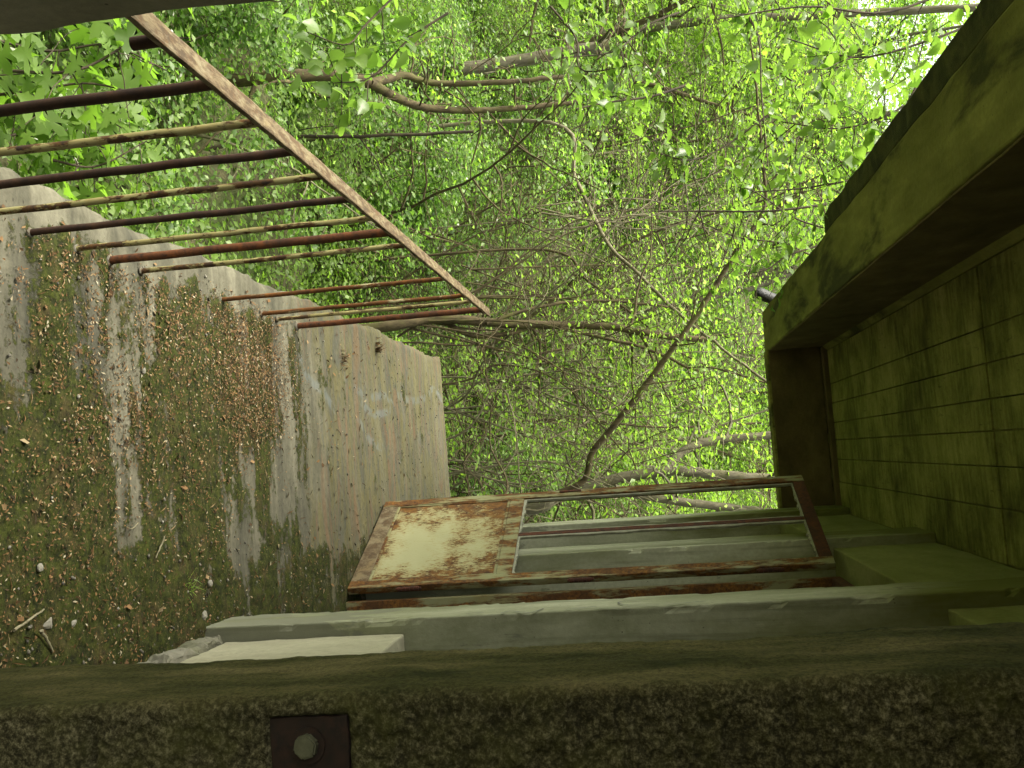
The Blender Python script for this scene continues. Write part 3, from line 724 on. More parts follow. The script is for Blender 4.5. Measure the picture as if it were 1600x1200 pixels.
def dens_litter(x, y):
    n = fbm(x * 5 + 20, y * 4 + 20, 91, 4)
    d = .42 + .58 * sstep(.42, .62, n)
    pile = 1.6 * np.exp(-(((x + .42) / .20) ** 2 + ((y - 3.55) / .45) ** 2))
    d = d * (1 - .8 * sstep(3.9, 4.4, y)) * (1 - .75 * sstep(-.60, -.68, x)) + pile
    d *= 1 - .7 * sstep(3.35, 3.55, y) * (1 - sstep(4.0, 4.2, y)) * sstep(-.25, -.1, x)
    d *= .18 + .82 * sstep(.30, .60, moss_fn(x, y)) + .8 * pile
    return np.clip(d, 0.015, 1)
v, f = flakes(52000, (-.74, .60), (1.75, 7.1), dens_litter, .0045, .0135, .42)
def dens_band(x, y):
    n = fbm(x * 6 + 3, y * 9 + 5, 191, 4)
    d = np.exp(-(((x + .42) / .19) ** 2 + ((y - 3.62) / .30) ** 2)) * 1.3 + .42 * sstep(.45, .6, n) * (1 - sstep(-.25, .1, x)) * (1 - sstep(3.7, 4.0, y)) * sstep(-.70, -.60, x)
    return np.clip(d, 0, 1)
v4, f4 = flakes(42000, (-.70, .2), (1.8, 4.2), dens_band, .005, .014, .45)
v2, f2 = flakes(900, (-.70, .58), (1.8, 6.6), lambda x, y: .4 + .5 * sstep(0, .4, x), .016, .042, .10)
v3, f3 = flakes(420, (-.72, .58), (1.8, 5.2), lambda x, y: .35 + .6 * sstep(-.2, -.5, x), .016, .030, .55)
f = np.vstack([f, f2 + len(v), f3 + len(v) + len(v2), f4 + len(v) + len(v2) + len(v3)]); v = np.vstack([v, v2, v3, v4])
lt = link('seed_litter', np_mesh('seed_litter', v, f, MAT['litter'])); tag(lt, 'dry brown seed husks and leaf bits scattered over the mossy terrace', 'litter', kind='stuff')
# grit: small tumbled stones
def pebbles(n, dens, smin, smax):
    x = RNG.uniform(-.72, .56, n); y = RNG.uniform(1.8, 7.0, n); k = RNG.random(n) < dens(x, y); x, y = x[k], y[k]; m_ = len(x)
    oc = np.array([(1, 0, 0), (-1, 0, 0), (0, 1, 0), (0, -1, 0), (0, 0, 1), (0, 0, -1), (.6, .6, .45), (-.6, .6, .4), (-.6, -.6, .45), (.6, -.6, .5)], float)[:6]
    fo = np.array([(0, 2, 4), (2, 1, 4), (1, 3, 4), (3, 0, 4), (2, 0, 5), (1, 2, 5), (3, 1, 5), (0, 3, 5)])
    s = RNG.uniform(smin, smax, m_); a = RNG.uniform(0, PI, m_); ca, sa = np.cos(a), np.sin(a)
    sh = RNG.uniform(.5, 1.0, (m_, 6, 1)) * np.array([1, .75, .6])
    p = oc[None] * sh * s[:, None, None]
    p = np.stack([p[..., 0] * ca[:, None] - p[..., 1] * sa[:, None], p[..., 0] * sa[:, None] + p[..., 1] * ca[:, None], p[..., 2]], -1)
    z = moss_fn(x, y) ** 2 * .014 + s * .3 + .002
    p += np.stack([x, y, z], -1)[:, None]
    f = (np.arange(m_) * 6)[:, None, None] + fo[None]
    return p.reshape(-1, 3), f.reshape(-1, 3)
v, f = pebbles(2600, lambda x, y: .12 + .6 * sstep(.1, .5, x) * (1 - sstep(3.4, 4.8, y)) + .15 * sstep(-.5, -.7, x), .003, .011)
pb = link('grit', np_mesh('grit', v, f, MAT['stone'])); tag(pb, 'pale grit and pebbles strewn on the moss', 'grit', kind='stuff')
# larger stones one can pick out, by the right-hand foot of the terrace
def stone(px, py, s, label):
    c = atz(px, py, .012); bm = bmesh.new(); bmesh.ops.create_icosphere(bm, subdivisions=2, radius=s)
    for v_ in bm.verts:
        v_.co += noise.noise_vector(v_.co * 60 + Vector((px, py, 0))) * s * .45; v_.co.z *= .62
    bmesh.ops.translate(bm, verts=bm.verts, vec=c)
    o_ = bm_obj('stone', bm, MAT['stone'], None, origin=tuple(c)); tag(o_, label, 'stone', 'loose stones on the terrace')
stone(75, 975, .016, 'pale stone lying deepest in the brown litter near the dark pillar')
stone(113, 972, .014, 'grey stone beside the palest stone on the littered terrace')
stone(62, 887, .011, 'small white stone on bare moss in front of the twig')
stone(328, 912, .012, 'light stone on moss beside the bright green grass tuft')
stone(225, 580, .010, 'tiny grey stone on the pale bare streak of concrete')
stone(318, 962, .017, 'rounded grey stone wedged at the foot of the white pier')
# twigs
def twig(pxs, r, label, mat='bark_thin'):
    pts = smooth_path([atz(*q, .02) for q in pxs], 9); pts[:, 2] += RNG.random(9) * .004
    o_ = tube_obj('twig', pts, np.linspace(r, r * .5, 9), MAT[mat], None, 6, .2, origin=tuple(pts[0])); tag(o_, label, 'twig', 'fallen twigs on the terrace')
twig([(256, 838), (250, 855), (243, 872)], .003, 'short pale straight twig lying across dark moss')
twig([(215, 818), (205, 826), (196, 823)], .0022, 'small curved pale twig left of the straight one')
twig([(20, 985), (45, 968), (68, 952)], .004, 'long thin twig in brown litter nearest the dark pillar')
twig([(63, 985), (72, 1000), (82, 1018)], .005, 'thick brown twig half buried in litter by the stones')
twig([(552, 953), (570, 945), (580, 932)], .002, 'thin white stalk leaning against the foot of the door')
# grass tufts
def tuft(px, py, n, h, mat, label):
    c = atz(px, py, .0); v = []; f = []
    for i in range(n):
        a = RNG.uniform(0, 2 * PI); b0_ = np.array([RNG.normal(0, .018), RNG.normal(0, .018), .0]); d = np.array([math.cos(a), math.sin(a), 0]); hh = h * RNG.uniform(.5, 1.1); sp_ = RNG.uniform(.3, 1.3)
        wv = np.array([-d[1], d[0], 0]) * .0022; o0 = len(v)
        for k in range(4):
            t = k / 3; p = b0_ + d * sp_ * hh * t * t + np.array([0, 0, hh * (t - .35 * t * t)])
            v += [p - wv * (1 - t * .9), p + wv * (1 - t * .9)]
            if k: f.append((o0 + 2 * k - 2, o0 + 2 * k - 1, o0 + 2 * k + 1, o0 + 2 * k))
    o_ = link('grass_tuft', np_mesh('grass_tuft', v, f, mat), None, tuple(c)); tag(o_, label, 'grass tuft')
tuft(588, 545, 70, .085, MAT['litter'], 'dry brown grass tuft on the bare far edge of the terrace')
tuft(535, 560, 40, .06, MAT['litter'], 'smaller dry brown tuft nearer the rail end')
tuft(290, 918, 60, .05, MAT['leaf_lime'], 'bright green grass tuft growing in the dark moss')

# ================================================================== VEGETATION
def leaf_arrays(P, D, size, tpl, faces, up_bias=.7, droop=.3):
    n = len(P); N = RNG.normal(0, .45, (n, 3)); N[:, 2] += up_bias + .35; N /= np.linalg.norm(N, axis=1)[:, None]
    A = D + RNG.normal(0, .55, (n, 3)); A[:, 2] -= droop
    A -= N * (A * N).sum(1)[:, None]; A /= np.linalg.norm(A, axis=1)[:, None] + 1e-9
    B = np.cross(N, A); s = size * RNG.uniform(.6, 1.25, n)
    v = P[:, None] + s[:, None, None] * (tpl[None, :, 0:1] * A[:, None] + tpl[None, :, 1:2] * B[:, None] + tpl[None, :, 2:3] * N[:, None])
    f = (np.arange(n) * len(tpl))[:, None, None] + np.asarray(faces)[None]
    return v.reshape(-1, 3), f.reshape(-1, 3)
T_SIMPLE = np.array([(0, 0, 0), (.45, .30, .07), (1, 0, -.04), (.45, -.30, .07)]); F_SIMPLE = [(0, 2, 1), (0, 3, 2)]
T_OVAL = np.array([(1, 1.22, 1)]) * np.array([(0, 0, 0), (.22, .22, .05), (.55, .29, .06), (.85, .15, .02), (1.02, 0, -.08), (.85, -.15, .02), (.55, -.29, .06), (.22, -.22, .05), (.5, 0, 0)])
F_OVAL = [(8, i, (i + 1) % 8) for i in range(8)]
_m = [(0, 0), (.02, .20), (-.10, .40), (.10, .36), (.16, .26), (.30, .52), (.36, .66), (.50, .56), (.58, .50), (.50, .22), (.66, .22), (.76, .28), (.80, .14), (1.02, 0)]
_m = _m + [(a, -b) for a, b in _m[-2:0:-1]]
T_MAPLE = np.array([(a, b, .08 * abs(b) - .05 * a * a) for a, b in _m] + [(.38, 0, 0)]); F_MAPLE = [(len(_m), i, (i + 1) % len(_m)) for i in range(len(_m))]

def wander(p, d, length, n, wob, lift, rng):
    pts = [np.array(p, float)]; d = np.array(d, float); d /= np.linalg.norm(d)
    for i in range(n):
        d = d + rng.normal(0, wob, 3); d[2] += lift; d /= np.linalg.norm(d); pts.append(pts[-1] + d * length / n)
    return np.array(pts), d

def make_tree(seed, h, r, crown_from, nb, leaves_per, lsize, wob=.10, leafmat='leaf_mid', bark='bark_thin', lean=.1, blossom=0, stems=1):
    """trunk mesh + crown mesh (+ mesh of pale pieces painted as leaf highlights); base at the origin"""
    rng = np.random.default_rng(seed); t = Tubes(); LP = []; LD = []
    for s_ in range(stems):
        d0 = np.array([rng.normal(0, lean), rng.normal(0, lean), 1]); hh = h * (1 if s_ == 0 else rng.uniform(.55, .95))
        p0 = np.array([rng.normal(0, .25), rng.normal(0, .25), -.3]) if s_ else np.array([0, 0, -.3])
        tr, _ = wander(p0, d0, hh + .3, 14, wob, .02, rng); rr = r * (1 if s_ == 0 else .7)
        t.add(tr, np.linspace(rr, rr * .18, 15), 7, .15)
        for b in range(nb):
            k = crown_from + (1 - crown_from) * (b + rng.random()) / nb; i = min(int(k * 14), 13); u = k * 14 - i
            p = tr[i] * (1 - u) + tr[i + 1] * u; a = rng.uniform(0, 2 * PI)
            bl = hh * rng.uniform(.16, .34) * (1.15 - .55 * k); rb = rr * (1 - .8 * k) * .45 + .004
            br, _ = wander(p, (math.cos(a), math.sin(a), rng.uniform(.1, .8)), bl, 7, .17, .0, rng)
            t.add(br, np.linspace(rb, .003, 8), 5, 0, False)
            for s2 in range(5):
                j = rng.integers(2, 7); a2 = rng.uniform(0, 2 * PI)
                sb, dd = wander(br[j], (math.cos(a2), math.sin(a2), rng.uniform(-.2, .5)), bl * rng.uniform(.25, .5), 4, .2, -.03, rng)
                t.add(sb, np.linspace(rb * .45, .002, 5), 4, 0, False)
                m_ = leaves_per; q = rng.random(m_) * 3.999; qi = q.astype(int)
                LP.append(sb[qi] * (1 - (q - qi))[:, None] + sb[qi + 1] * (q - qi)[:, None] + rng.normal(0, .11, (m_, 3)) * np.array([1, 1, .55])); LD.append(np.tile(dd, (m_, 1)) * .5)
    P = np.vstack(LP); D = np.vstack(LD)
    v, f = leaf_arrays(P, D, lsize, T_SIMPLE, F_SIMPLE)
    out = [t.mesh('trunk', MAT[bark]), np_mesh('crown', v, f, MAT[leafmat])]
    if blossom:
        pick = RNG.choice(len(P), blossom); v, f = leaf_arrays(P[pick] + RNG.normal(0, .05, (blossom, 3)), D[pick], lsize * .8, T_SIMPLE, F_SIMPLE, 1.2)
        out.append(np_mesh('blossom', v, f, MAT['blossom']))
    return out

PROTO = [
    make_tree(1, 7.5, .065, .22, 20, 52, .080, .07, 'leaf_mid', 'bark_grey'),
    make_tree(2, 6.0, .040, .14, 20, 48, .075, .10, 'leaf_lime', 'bark_thin', .16),
    make_tree(3, 8.5, .09, .28, 22, 52, .085, .06, 'leaf_lime', 'bark_grey'),
    make_tree(4, 4.8, .030, .10, 18, 46, .065, .13, 'leaf_lime', 'bark_thin', .25, 0, 2),
    make_tree(5, 6.8, .050, .10, 22, 50, .075, .09, 'leaf_lime', 'bark_brown', .18, 600),
    make_tree(6, 5.4, .040, .12, 18, 46, .070, .12, 'leaf_mid', 'bark_brown', .2),
]
SHRUB = [
    make_tree(21, 2.2, .016, .08, 11, 34, .050, .16, 'leaf_mid', 'bark_thin', .35, 0, 4),
    make_tree(22, 1.8, .012, .05, 10, 34, .046, .18, 'leaf_lime', 'bark_thin', .45, 0, 4),
    make_tree(23, 2.6, .018, .10, 12, 34, .050, .15, 'leaf_mid', 'bark_brown', .3, 700, 4),
]
KIND_T = ['mid green slender tree', 'small lime leaved tree', 'taller lime leaved tree with a stouter trunk', 'low twin stemmed lime tree', 'brown stemmed lime tree flecked with pale painted glint', 'brown stemmed mid green tree']
KIND_S = ['loose mid green shrub', 'low lime green shrub', 'green shrub flecked with white painted glint']
def where(x, y): return ('near the terrace, ' if y < 15 else 'deep in the wood, ') + ('left of the railing' if x < -.42 * y - .8 else 'beyond the rail end' if x < -.14 * y else 'behind the open door')
def place(proto, name, label, cat, x, y, rz, s, group):
    z = float(ground_z(x, y))
    o_ = thing(name, label, cat, (x, y, z), group); o_.rotation_euler = (0, 0, rz); o_.scale = (s, s, s)
    for nm, me in zip(('trunk' if cat == 'tree' else 'stems', 'crown' if cat == 'tree' else 'foliage', 'blossom'), proto):
        link(nm, me, o_)
    return o_
def clear(x, y, m_=0.0):
    return not (x > -2.6 - m_ and y < 9.0 + m_)
pts = []
tries = 0
rr_ = random.Random(5)
while len(pts) < 62 and tries < 6000:
    tries += 1
    y = rr_.uniform(7, 34); x = rr_.uniform(-.75 * y - 3, .22 * y + 3)
    if x > -.45 * y - 1.5 and y < 12.5: continue
    if x < -.45 * y - 1.5 and x > -6: continue
    if -6.2 < x < -2.6 and 12.5 < y < 16.5: continue
    if any((x - a) ** 2 + (y - b) ** 2 < (1.3 + .02 * y) ** 2 for a, b in pts): continue
    pts.append((x, y))
BARE = [make_tree(31, 5.0, .022, .10, 20, 5, .05, .13, 'leaf_lime', 'bark_thin', .3, 0, 3), make_tree(32, 4.2, .018, .05, 20, 5, .05, .16, 'leaf_mid', 'bark_brown', .45, 0, 3),
        make_tree(33, 6.0, .026, .15, 22, 6, .05, .10, 'leaf_lime', 'bark_brown', .2, 0, 2)]
KIND_B = ['pale many stemmed sapling nearly bare of leaves', 'low brown tangled sapling nearly bare of leaves', 'tall thin brown sapling nearly bare of leaves']
for j in range(24):
    y = rr_.uniform(9.8, 16); x = rr_.uniform(-.34 * y, .12 * y); k = j % 3
    place(BARE[k], 'tree', KIND_B[k] + ' ' + where(x, y), 'tree', x, y, rr_.uniform(0, 6.28), rr_.uniform(.8, 1.2), KIND_B[k] + ' ' + where(x, y))
for j, (px_, py_, yy, k) in enumerate(((1480, 40, 15, 4), (1420, 90, 18, 1), (1380, 30, 17, 4), (1330, 130, 20, 1), (1500, 100, 21, 0))):
    c_ = at(px_, py_, yy); gz_ = float(ground_z(c_[0], c_[1]))
    place(PROTO[k], 'tree', ('leaning', 'bushy', 'slender', 'pale', 'tall mid green')[j] + ' lime tree rising above the left side of the roof edge', 'tree', c_[0], c_[1], j * 1.3, (c_[2] - gz_ + 1.6) / (6.8, 6.0, 7.5)[(4, 1, 0).index(k)], 'trees rising left of the roof edge')
for i, (x, y) in enumerate(pts):
    k = rr_.choice([0, 1, 1, 3, 3, 4, 4, 5])
    place(PROTO[k], 'tree', KIND_T[k] + ' ' + where(x, y), 'tree', x, y, rr_.uniform(0, 6.28), rr_.uniform(.8, 1.2), KIND_T[k] + 's ' + where(x, y))
pts2 = []; tries = 0
while len(pts2) < 110 and tries < 9000:
    tries += 1
    y = rr_.uniform(3.5, 26); x = rr_.uniform(-.7 * y - 4, .2 * y + 2)
    if not (x < -2.6 or y > 9.4): continue
    if any((x - a) ** 2 + (y - b) ** 2 < .8 for a, b in pts2): continue
    pts2.append((x, y))
for x, y in pts2:
    if -5.6 < x < -3.0 and 13.0 < y < 15.6: continue
    k = rr_.choice([0, 1, 2, 2])
    place(SHRUB[k], 'shrub', KIND_S[k] + ' ' + where(x, y), 'shrub', x, y, rr_.uniform(0, 6.28), rr_.uniform(.8, 1.3), KIND_S[k] + 's ' + where(x, y))

# far wood that reads as one mass
n = 230000
y = RNG.uniform(20, 46, n); x = RNG.uniform(-1, 1, n) * (y * .6 + 5) - 5; hz = RNG.random(n) ** .8 * 12.5
dn = fbm(x * .3 + 50, (y + hz) * .3 + 50, 101, 4); keep = dn > .43; x, y, hz = x[keep], y[keep], hz[keep]
P = np.stack([x, y, ground_z(x, y) + hz], -1); v, f = leaf_arrays(P, RNG.normal(0, .4, P.shape), .17, T_SIMPLE, F_SIMPLE)
fw_ = link('distant_wood', np_mesh('distant_wood', v, f, MAT['leaf_lime'])); tag(fw_, 'pale green leaves of the distant wood closing the view', 'woodland', kind='stuff')
# ground cover
n = 330000
y = .5 + 26 * RNG.random(n) ** .75; x = RNG.uniform(-1, 1, n) * (y * .45 + 3.0) - .25 * y - 1.5
keep = ((x < -1.0) | (y > 7.6)) & (fbm(x * .8 + 9, y * .8 + 9, 111, 4) > .30); x, y = x[keep], y[keep]
P = np.stack([x, y, ground_z(x, y) + RNG.random(len(x)) ** 1.6 * .95 * fbm(x * .9 + 70, y * .9 + 70, 131, 3) * 1.5], -1); v, f = leaf_arrays(P, RNG.normal(0, .5, P.shape), .062, T_SIMPLE, F_SIMPLE, 1.0)
gc = link('ground_cover', np_mesh('ground_cover', v, f, MAT['leaf_cover'])); tag(gc, 'low leafy ground cover on the woodland floor', 'ground cover', kind='stuff')

# ---- the individual trees and branches the photo shows
def leaves_along(paths, per, spread, size, tpl, faces, mat, name, parent, droop=.3, up=.7):
    LP = []; LD = []
    for pth in paths:
        m_ = per; q = RNG.random(m_) * (len(pth) - 1.001); i = q.astype(int); u = (q - i)[:, None]
        LP.append(pth[i] * (1 - u) + pth[i + 1] * u + RNG.normal(0, spread, (m_, 3)) * np.array([1, 1, .7])); d = pth[i + 1] - pth[i]; LD.append(d / (np.linalg.norm(d, axis=1)[:, None] + 1e-9) * .5)
    P_ = np.vstack(LP); D_ = np.vstack(LD); k_ = ~((P_[:, 0] > -1.2) & (P_[:, 1] < 7.8)); P_, D_ = P_[k_], D_[k_]
    v, f = leaf_arrays(P_, D_, size, tpl, faces, up, droop)
    return link(name, np_mesh(name, v - np.array(gloc(parent)), f, mat), parent)

def px_tree(name, label, cat, stems, mat, twigs=5, leaf=None, per=60, spread=.12, size=.06, group=None, seed=0):
    """stems: list of (pixel path, distances, radius start, radius end); the first reaches the ground"""
    rng = np.random.default_rng(300 + seed)
    paths = []
    for k, (px, Y, ra, rb) in enumerate(stems):
        Ys = np.linspace(Y[0], Y[1], len(px)) if len(Y) == 2 else Y
        c = [at(p[0], p[1], yy) for p, yy in zip(px, Ys)]
        if k == 0:
            b = c[0]; gz = float(ground_z(b[0], b[1])) - .1
            if b[2] > gz: c = [np.array([b[0] + (b[0] - c[1][0]) * .15, b[1], gz])] + c
        paths.append((smooth_path(c, 8 + 5 * len(c)), ra, rb))
    base = paths[0][0][0]
    t_ = thing(name, label, cat, tuple(base), group)
    tw = []
    for k, (pth, ra, rb) in enumerate(paths):
        m_ = len(pth); pth = pth + rng.normal(0, .004, pth.shape) * np.linspace(.2, 1, m_)[:, None]
        tube_obj('trunk' if k == 0 else 'branch', pth, np.linspace(ra, rb, m_), mat, t_, 8, .12)
        tb = Tubes()
        for j in range(twigs):
            i = rng.integers(m_ // 3, m_ - 1); a = rng.normal(0, 1, 3); a[2] = abs(a[2]) * .6
            s_, _ = wander(pth[i], a, rng.uniform(.4, 1.3), 7, .2, -.02, rng); tb.add(s_, np.linspace(max(rb * .5, .004), .0018, 8), 4, 0, False); tw.append(s_)
        if twigs: tag(link('twigs', tb.mesh('twigs', mat, tuple(base)), t_), kind='stuff')
    if leaf and tw:
        leaves_along(tw, per, spread, size, T_SIMPLE, F_SIMPLE, MAT[leaf], 'crown', t_)
    return t_

px_tree('tree', 'forked dark tree leaning up behind the handrail, its stem splitting in two', 'tree',
        [([(215, 122), (330, 128), (430, 120), (520, 118), (580, 130)], (7.0, 7.6), .060, .048), ([(580, 130), (615, 150), (655, 166), (720, 172), (800, 170), (900, 160)], (7.6, 8.4), .042, .020),
         ([(580, 130), (605, 124), (635, 118), (680, 130), (790, 128), (880, 120)], (7.6, 8.2), .040, .018)], MAT['bark_brown'], 6, 'leaf_lime', 30, .16, .055, seed=1)
px_tree('tree', 'pale grey tree trunk slanting behind the forked dark tree', 'tree', [([(200, 168), (320, 160), (420, 150), (600, 135), (700, 112), (810, 95), (950, 70)], (10, 11), .10, .07)], MAT['bark_grey'], 6, 'leaf_lime', 35, .2, .06, seed=2)
px_tree('tree', 'arching tree just beyond the end of the rail with drooping vines', 'tree',
        [([(590, 512), (680, 498), (780, 505), (850, 508), (950, 510), (1040, 525), (1120, 530)], (8.2, 9), .050, .028), ([(690, 500), (740, 525), (800, 520), (850, 508), (930, 525), (1010, 545), (1100, 585)], (8.4, 8.8), .026, .012),
         ([(760, 505), (840, 480), (930, 470), (1050, 480), (1130, 500)], (8.4, 9.2), .018, .008)], MAT['bark_brown'], 8, 'leaf_lime', 50, .14, .055, seed=3)
px_tree('tree', 'thick mossy tree forking beside the open door', 'tree',
        [([(800, 800), (870, 775), (950, 752), (1040, 736), (1120, 742), (1215, 748), (1330, 750)], (9.0, 9.6), .060, .042), ([(1035, 737), (1060, 712), (1100, 692), (1200, 680), (1320, 672)], (9.3, 9.8), .046, .036),
         ([(960, 765), (1040, 780), (1130, 792), (1210, 800)], (9.1, 9.6), .046, .034)], MAT['bark_grey'], 6, 'leaf_lime', 60, .18, .06, seed=4)
px_tree('tree', 'slim brown sapling crossing the view on a long diagonal', 'tree',
        [([(855, 775), (930, 700), (1010, 600), (1090, 490), (1140, 410), (1170, 365), (1215, 325), (1255, 300)], (8.7, 8.3), .030, .017), ([(1010, 600), (1080, 592), (1110, 585)], (8.5, 8.6), .008, .004), ([(1160, 380), (1195, 320), (1190, 240), (1180, 120), (1165, 20)], (8.3, 8.0), .016, .008)],
        MAT['bark_brown'], 7, 'leaf_lime', 40, .12, .06, seed=5)
for k, (pth, Y, r, lab) in enumerate((
        ([(850, 190), (900, 280), (950, 380), (1000, 430), (1060, 490), (1130, 545), (1215, 610)], (9.5, 8.5), .022, 'grey sapling bending diagonally towards the far roof corner'),
        ([(840, 390), (920, 440), (1000, 500), (1080, 560), (1200, 600)], (10, 9.4), .016, 'thin grey sapling running just under the grey diagonal one'),
        ([(690, 640), (760, 560), (850, 470), (940, 380), (1050, 200)], (9, 8), .012, 'thin stem rising across the diagonal saplings the other way'),
        ([(700, 600), (780, 570), (880, 600), (960, 690), (1000, 730)], (8.6, 8.7), .010, 'thin vine arching over beyond the bare floor end'),
        ([(690, 690), (770, 610), (800, 640), (815, 780)], (8.2, 8.2), .010, 'hanging vine curling down by the bare floor end'),
        ([(760, 790), (765, 690), (762, 600), (720, 530)], (8.0, 8.4), .009, 'slack vine dropping from the arching tree'),
        ([(650, 760), (780, 720), (900, 722), (1050, 690), (1200, 640)], (11, 11), .020, 'upright pale sapling behind the diagonal brown one'),
        ([(640, 655), (760, 660), (900, 655), (1030, 668), (1190, 660)], (12, 12), .022, 'straight pale sapling standing mid wood'),
        ([(660, 590), (800, 600), (900, 660), (905, 560), (1000, 500)], (9, 9), .009, 'twisting thin vine tangled in mid wood'))):
    px_tree('sapling', lab, 'sapling', [(pth, Y, r, r * .5)], MAT['bark_thin'] if k % 2 == 0 else MAT['bark_brown'], 6, 'leaf_lime', 22, .12, .055, seed=20 + k)
BUSH = (((700, 520), 8.3, 'bare grey twiggy bush close beyond the rail end'), ((720, 640), 8.7, 'bare brown twiggy bush beyond the middle of the far floor edge'), ((760, 740), 8.6, 'bare pale twiggy bush next to the free edge of the door'),
        ((800, 440), 9.2, 'bare twiggy bush with crossing stems behind the handrail end'), ((860, 600), 9.0, 'fine bare thicket of stems crossing the long diagonal sapling'), ((900, 350), 9.6, 'fine grey thicket of stems below the oval leaves'))
for k, ((bx, by), Y, lab) in enumerate(BUSH):
    rg = np.random.default_rng(900 + k); st = []
    for j in range(7):
        dx, dy = rg.uniform(170, 400), rg.uniform(-190, 190); sag = rg.uniform(-60, 60)
        st.append(([(bx - 60 + rg.uniform(-20, 20), by + rg.uniform(-30, 30)), (bx + dx * .3, by + dy * .2 + sag), (bx + dx * .65, by + dy * .6 + sag * .8), (min(bx + dx, 1190), by + dy)], (Y, Y + rg.uniform(-.2, .9)), rg.uniform(.006, .011), .003))
    px_tree('shrub', lab, 'shrub', st, MAT['bark_thin'] if k % 3 else MAT['bark_brown'], 5, 'leaf_lime', 3, .1, .045, seed=60 + k)
for k, (pth, Y, r, lab, mt) in enumerate((
        ([(180, 240), (300, 238), (360, 225), (420, 215), (600, 212), (740, 205)], (7.5, 8), .020, 'thin dark sapling behind the second and third balusters', 'bark_dark'),
        ([(520, 460), (600, 455), (700, 440), (900, 445), (1050, 442), (1230, 425), (1300, 420)], (19, 19), .15, 'broad grey trunk standing far behind the diagonal saplings', 'bark_grey'),
        ([(600, 205), (800, 200), (900, 195), (1000, 205), (1150, 190), (1300, 185), (1420, 180)], (20, 20), .13, 'broad grey trunk far up behind the hanging oval leaves', 'bark_grey'),
        ([(700, 40), (900, 55), (1000, 45), (1130, 30), (1250, 25), (1560, 10)], (18, 18), .10, 'dim trunk among leaves at the upper left of the wood', 'bark_grey'),
        ([(560, 330), (700, 320), (820, 330), (980, 310), (1230, 290), (1330, 280)], (22, 22), .11, 'dim grey trunk in the middle of the left wood', 'bark_grey'))):
    px_tree('tree', lab, 'tree', [(pth, Y, r, r * .7)], MAT[mt], 4, 'leaf_lime', 30, .2, .065, seed=40 + k)

LEAF_SHAPES = {}
def leaf_shapes(matname, tpl, faces):
    L = []
    for k in range(3):
        v = tpl.copy(); v[:, 2] += (.10 + .05 * k) * np.abs(v[:, 1]) - (.06 + .05 * k) * v[:, 0] ** 2; v[:, 1] *= (1, .88, 1.1)[k]
        me = np_mesh('leaf', v, faces, MAT[matname], True); L.append(me)
    LEAF_SHAPES[MAT[matname].name] = L
leaf_shapes('leaf_maple', T_MAPLE, F_MAPLE); leaf_shapes('leaf_oval', T_OVAL, F_OVAL)
# ---- near spray of oval leaves, hanging from twigs at the upper left
def spray(name, label, twig_px, Y, size, tpl, faces, mat, per, droop, group=None, spread=.05, bark='bark_dark'):
    c0 = at(twig_px[0][0][0], twig_px[0][0][1], Y[0])
    t_ = thing(name, label, 'branch', tuple(c0), group); paths = []
    tb = Tubes(); rng = np.random.default_rng(1000 + len(twig_px) + int(twig_px[0][0][0]))
    for pxs in twig_px:
        Ys = np.linspace(Y[0], Y[1], len(pxs)) + rng.normal(0, .25)
        pth = smooth_path([at(p[0], p[1], yy) for p, yy in zip(pxs, Ys)], 14); tb.add(pth, np.linspace(.007, .003, 14), 5, 0, False); paths.append(pth)
        for j in range(7):
            i = rng.integers(2, 13); a = rng.normal(0, 1, 3); a[2] = -abs(a[2]) * .25
            s_, _ = wander(pth[i], a, rng.uniform(.18, .45), 5, .18, -.04, rng); tb.add(s_, np.linspace(.003, .0014, 6), 4, 0, False); paths.append(s_)
    tag(link('twigs', tb.mesh('twigs', MAT[bark], tuple(c0)), t_), kind='stuff')
    shapes = LEAF_SHAPES[mat.name]
    cnt = 0
    for pth in paths:
        for _ in range(per):
            if cnt >= 290: break
            cnt += 1
            q = rng.random() * (len(pth) - 1.001); i = int(q); p = pth[i] * (1 - q + i) + pth[i + 1] * (q - i) + rng.normal(0, spread, 3) * np.array([1, 1, .7])
            N = rng.normal(0, .35, 3); N[2] += 1.0; N /= np.linalg.norm(N)
            A = rng.normal(0, .6, 3); A[2] -= droop * 1.6; A -= N * (A @ N) * (1 - min(droop, .8)); A /= np.linalg.norm(A)
            B = np.cross(N, A); B /= np.linalg.norm(B); N = np.cross(A, B); k = size * rng.uniform(.6, 1.2)
            lf = link('leaf', shapes[cnt % len(shapes)], t_)
            p = p - c0
            lf.matrix_local = Matrix(((A[0] * k, B[0] * k, N[0] * k, p[0]), (A[1] * k, B[1] * k, N[1] * k, p[1]), (A[2] * k, B[2] * k, N[2] * k, p[2]), (0, 0, 0, 1)))
    return t_
spray('leafy_branch', 'spray of oval lime leaves hanging over the left side of the roof edge', [[(1560, 20), (1460, 60), (1340, 90), (1230, 60)], [(1540, 40), (1420, 160), (1320, 200), (1220, 190)], [(1440, 120), (1360, 260), (1280, 290), (1180, 300)], [(1500, -20), (1380, 20), (1260, 10), (1120, 30)]], (4.9, 4.5), .072, T_OVAL, F_OVAL, MAT['leaf_oval'], 15, .15)
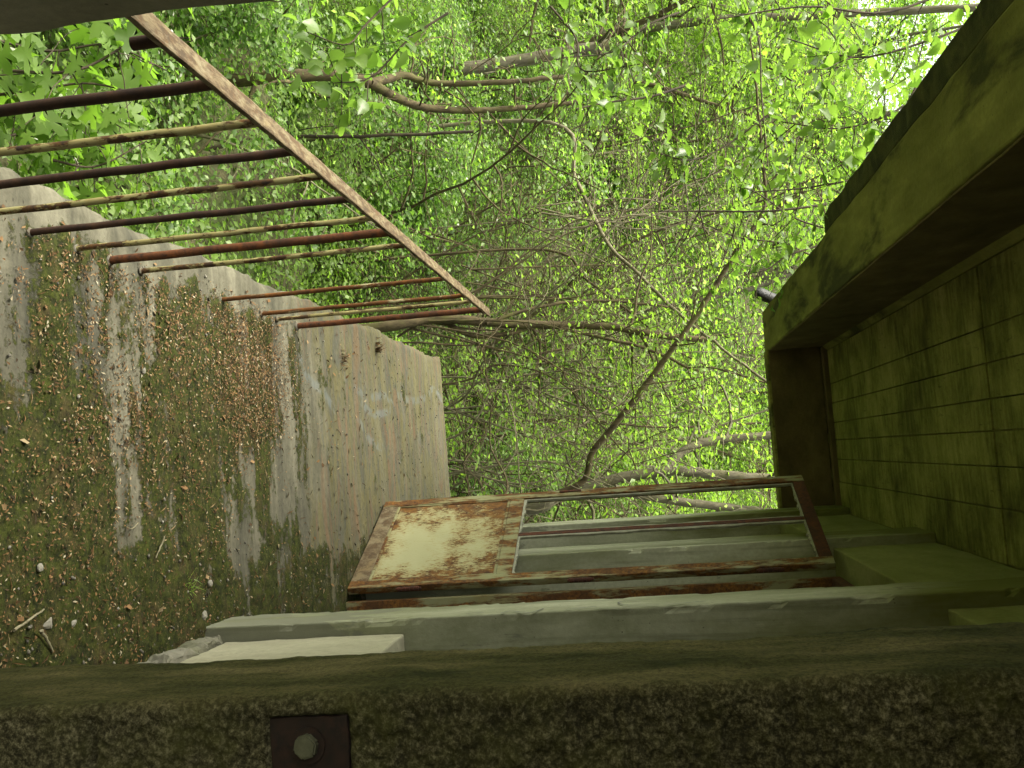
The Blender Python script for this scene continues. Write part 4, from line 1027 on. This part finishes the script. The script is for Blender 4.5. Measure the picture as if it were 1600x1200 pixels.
spray('leafy_branch', 'drooping branch of oval leaves crossing a dark twig in the upper wood', [[(1160, 10), (1185, 60), (1190, 150), (1200, 260)], [(1190, 100), (1240, 130), (1255, 190), (1230, 250)], [(1200, 180), (1130, 230), (1080, 250), (1030, 240)], [(1290, 320), (1200, 330), (1100, 330), (1020, 330)]], (5.4, 5.0), .072, T_OVAL, F_OVAL, MAT['leaf_oval'], 14, .15)
spray('leafy_branch', 'loose spray of oval leaves hanging at the top left of the wood', [[(860, 10), (900, 60), (910, 110), (1000, 100)], [(1060, 20), (1010, 40), (960, 80), (880, 90)], [(1080, 130), (1020, 150), (950, 160), (900, 170)]], (5.2, 4.8), .070, T_OVAL, F_OVAL, MAT['leaf_oval'], 10, .15)
spray('leafy_branch', 'oval leaves on thin twigs under the far corner of the roof beam', [[(1290, 380), (1230, 400), (1200, 420), (1160, 430)], [(1300, 360), (1240, 340), (1180, 300), (1140, 290)], [(1270, 400), (1220, 380), (1150, 370), (1080, 340)]], (6.4, 6.2), .072, T_OVAL, F_OVAL, MAT['leaf_oval'], 9, .15)
spray('maple_branch', 'soft green maple leaves just outside the near end of the railing', [[(-20, 60), (80, 80), (170, 70), (260, 110)], [(-20, 150), (60, 140), (140, 130), (230, 150)], [(-10, 220), (60, 200), (150, 180), (190, 200)], [(0, 110), (120, 110), (220, 60), (300, 60)]], (3.6, 3.9), .10, T_MAPLE, F_MAPLE, MAT['leaf_maple'], 6, .55, spread=.07)
spray('maple_branch', 'maple leaves hanging lower between the near balusters', [[(20, 230), (100, 240), (180, 230)], [(60, 180), (130, 215), (200, 250)], [(80, 250), (150, 260), (230, 220)]], (4.2, 4.4), .10, T_MAPLE, F_MAPLE, MAT['leaf_maple'], 4, .55, spread=.08)
spray('maple_branch', 'pale drooping leaves dangling above the forked tree stem', [[(700, 20), (640, 60), (580, 120), (520, 130)], [(620, -10), (570, 40), (540, 70), (480, 50)]], (5.0, 4.8), .10, T_MAPLE, F_MAPLE, MAT['leaf_oval'], 7, .5, spread=.06)
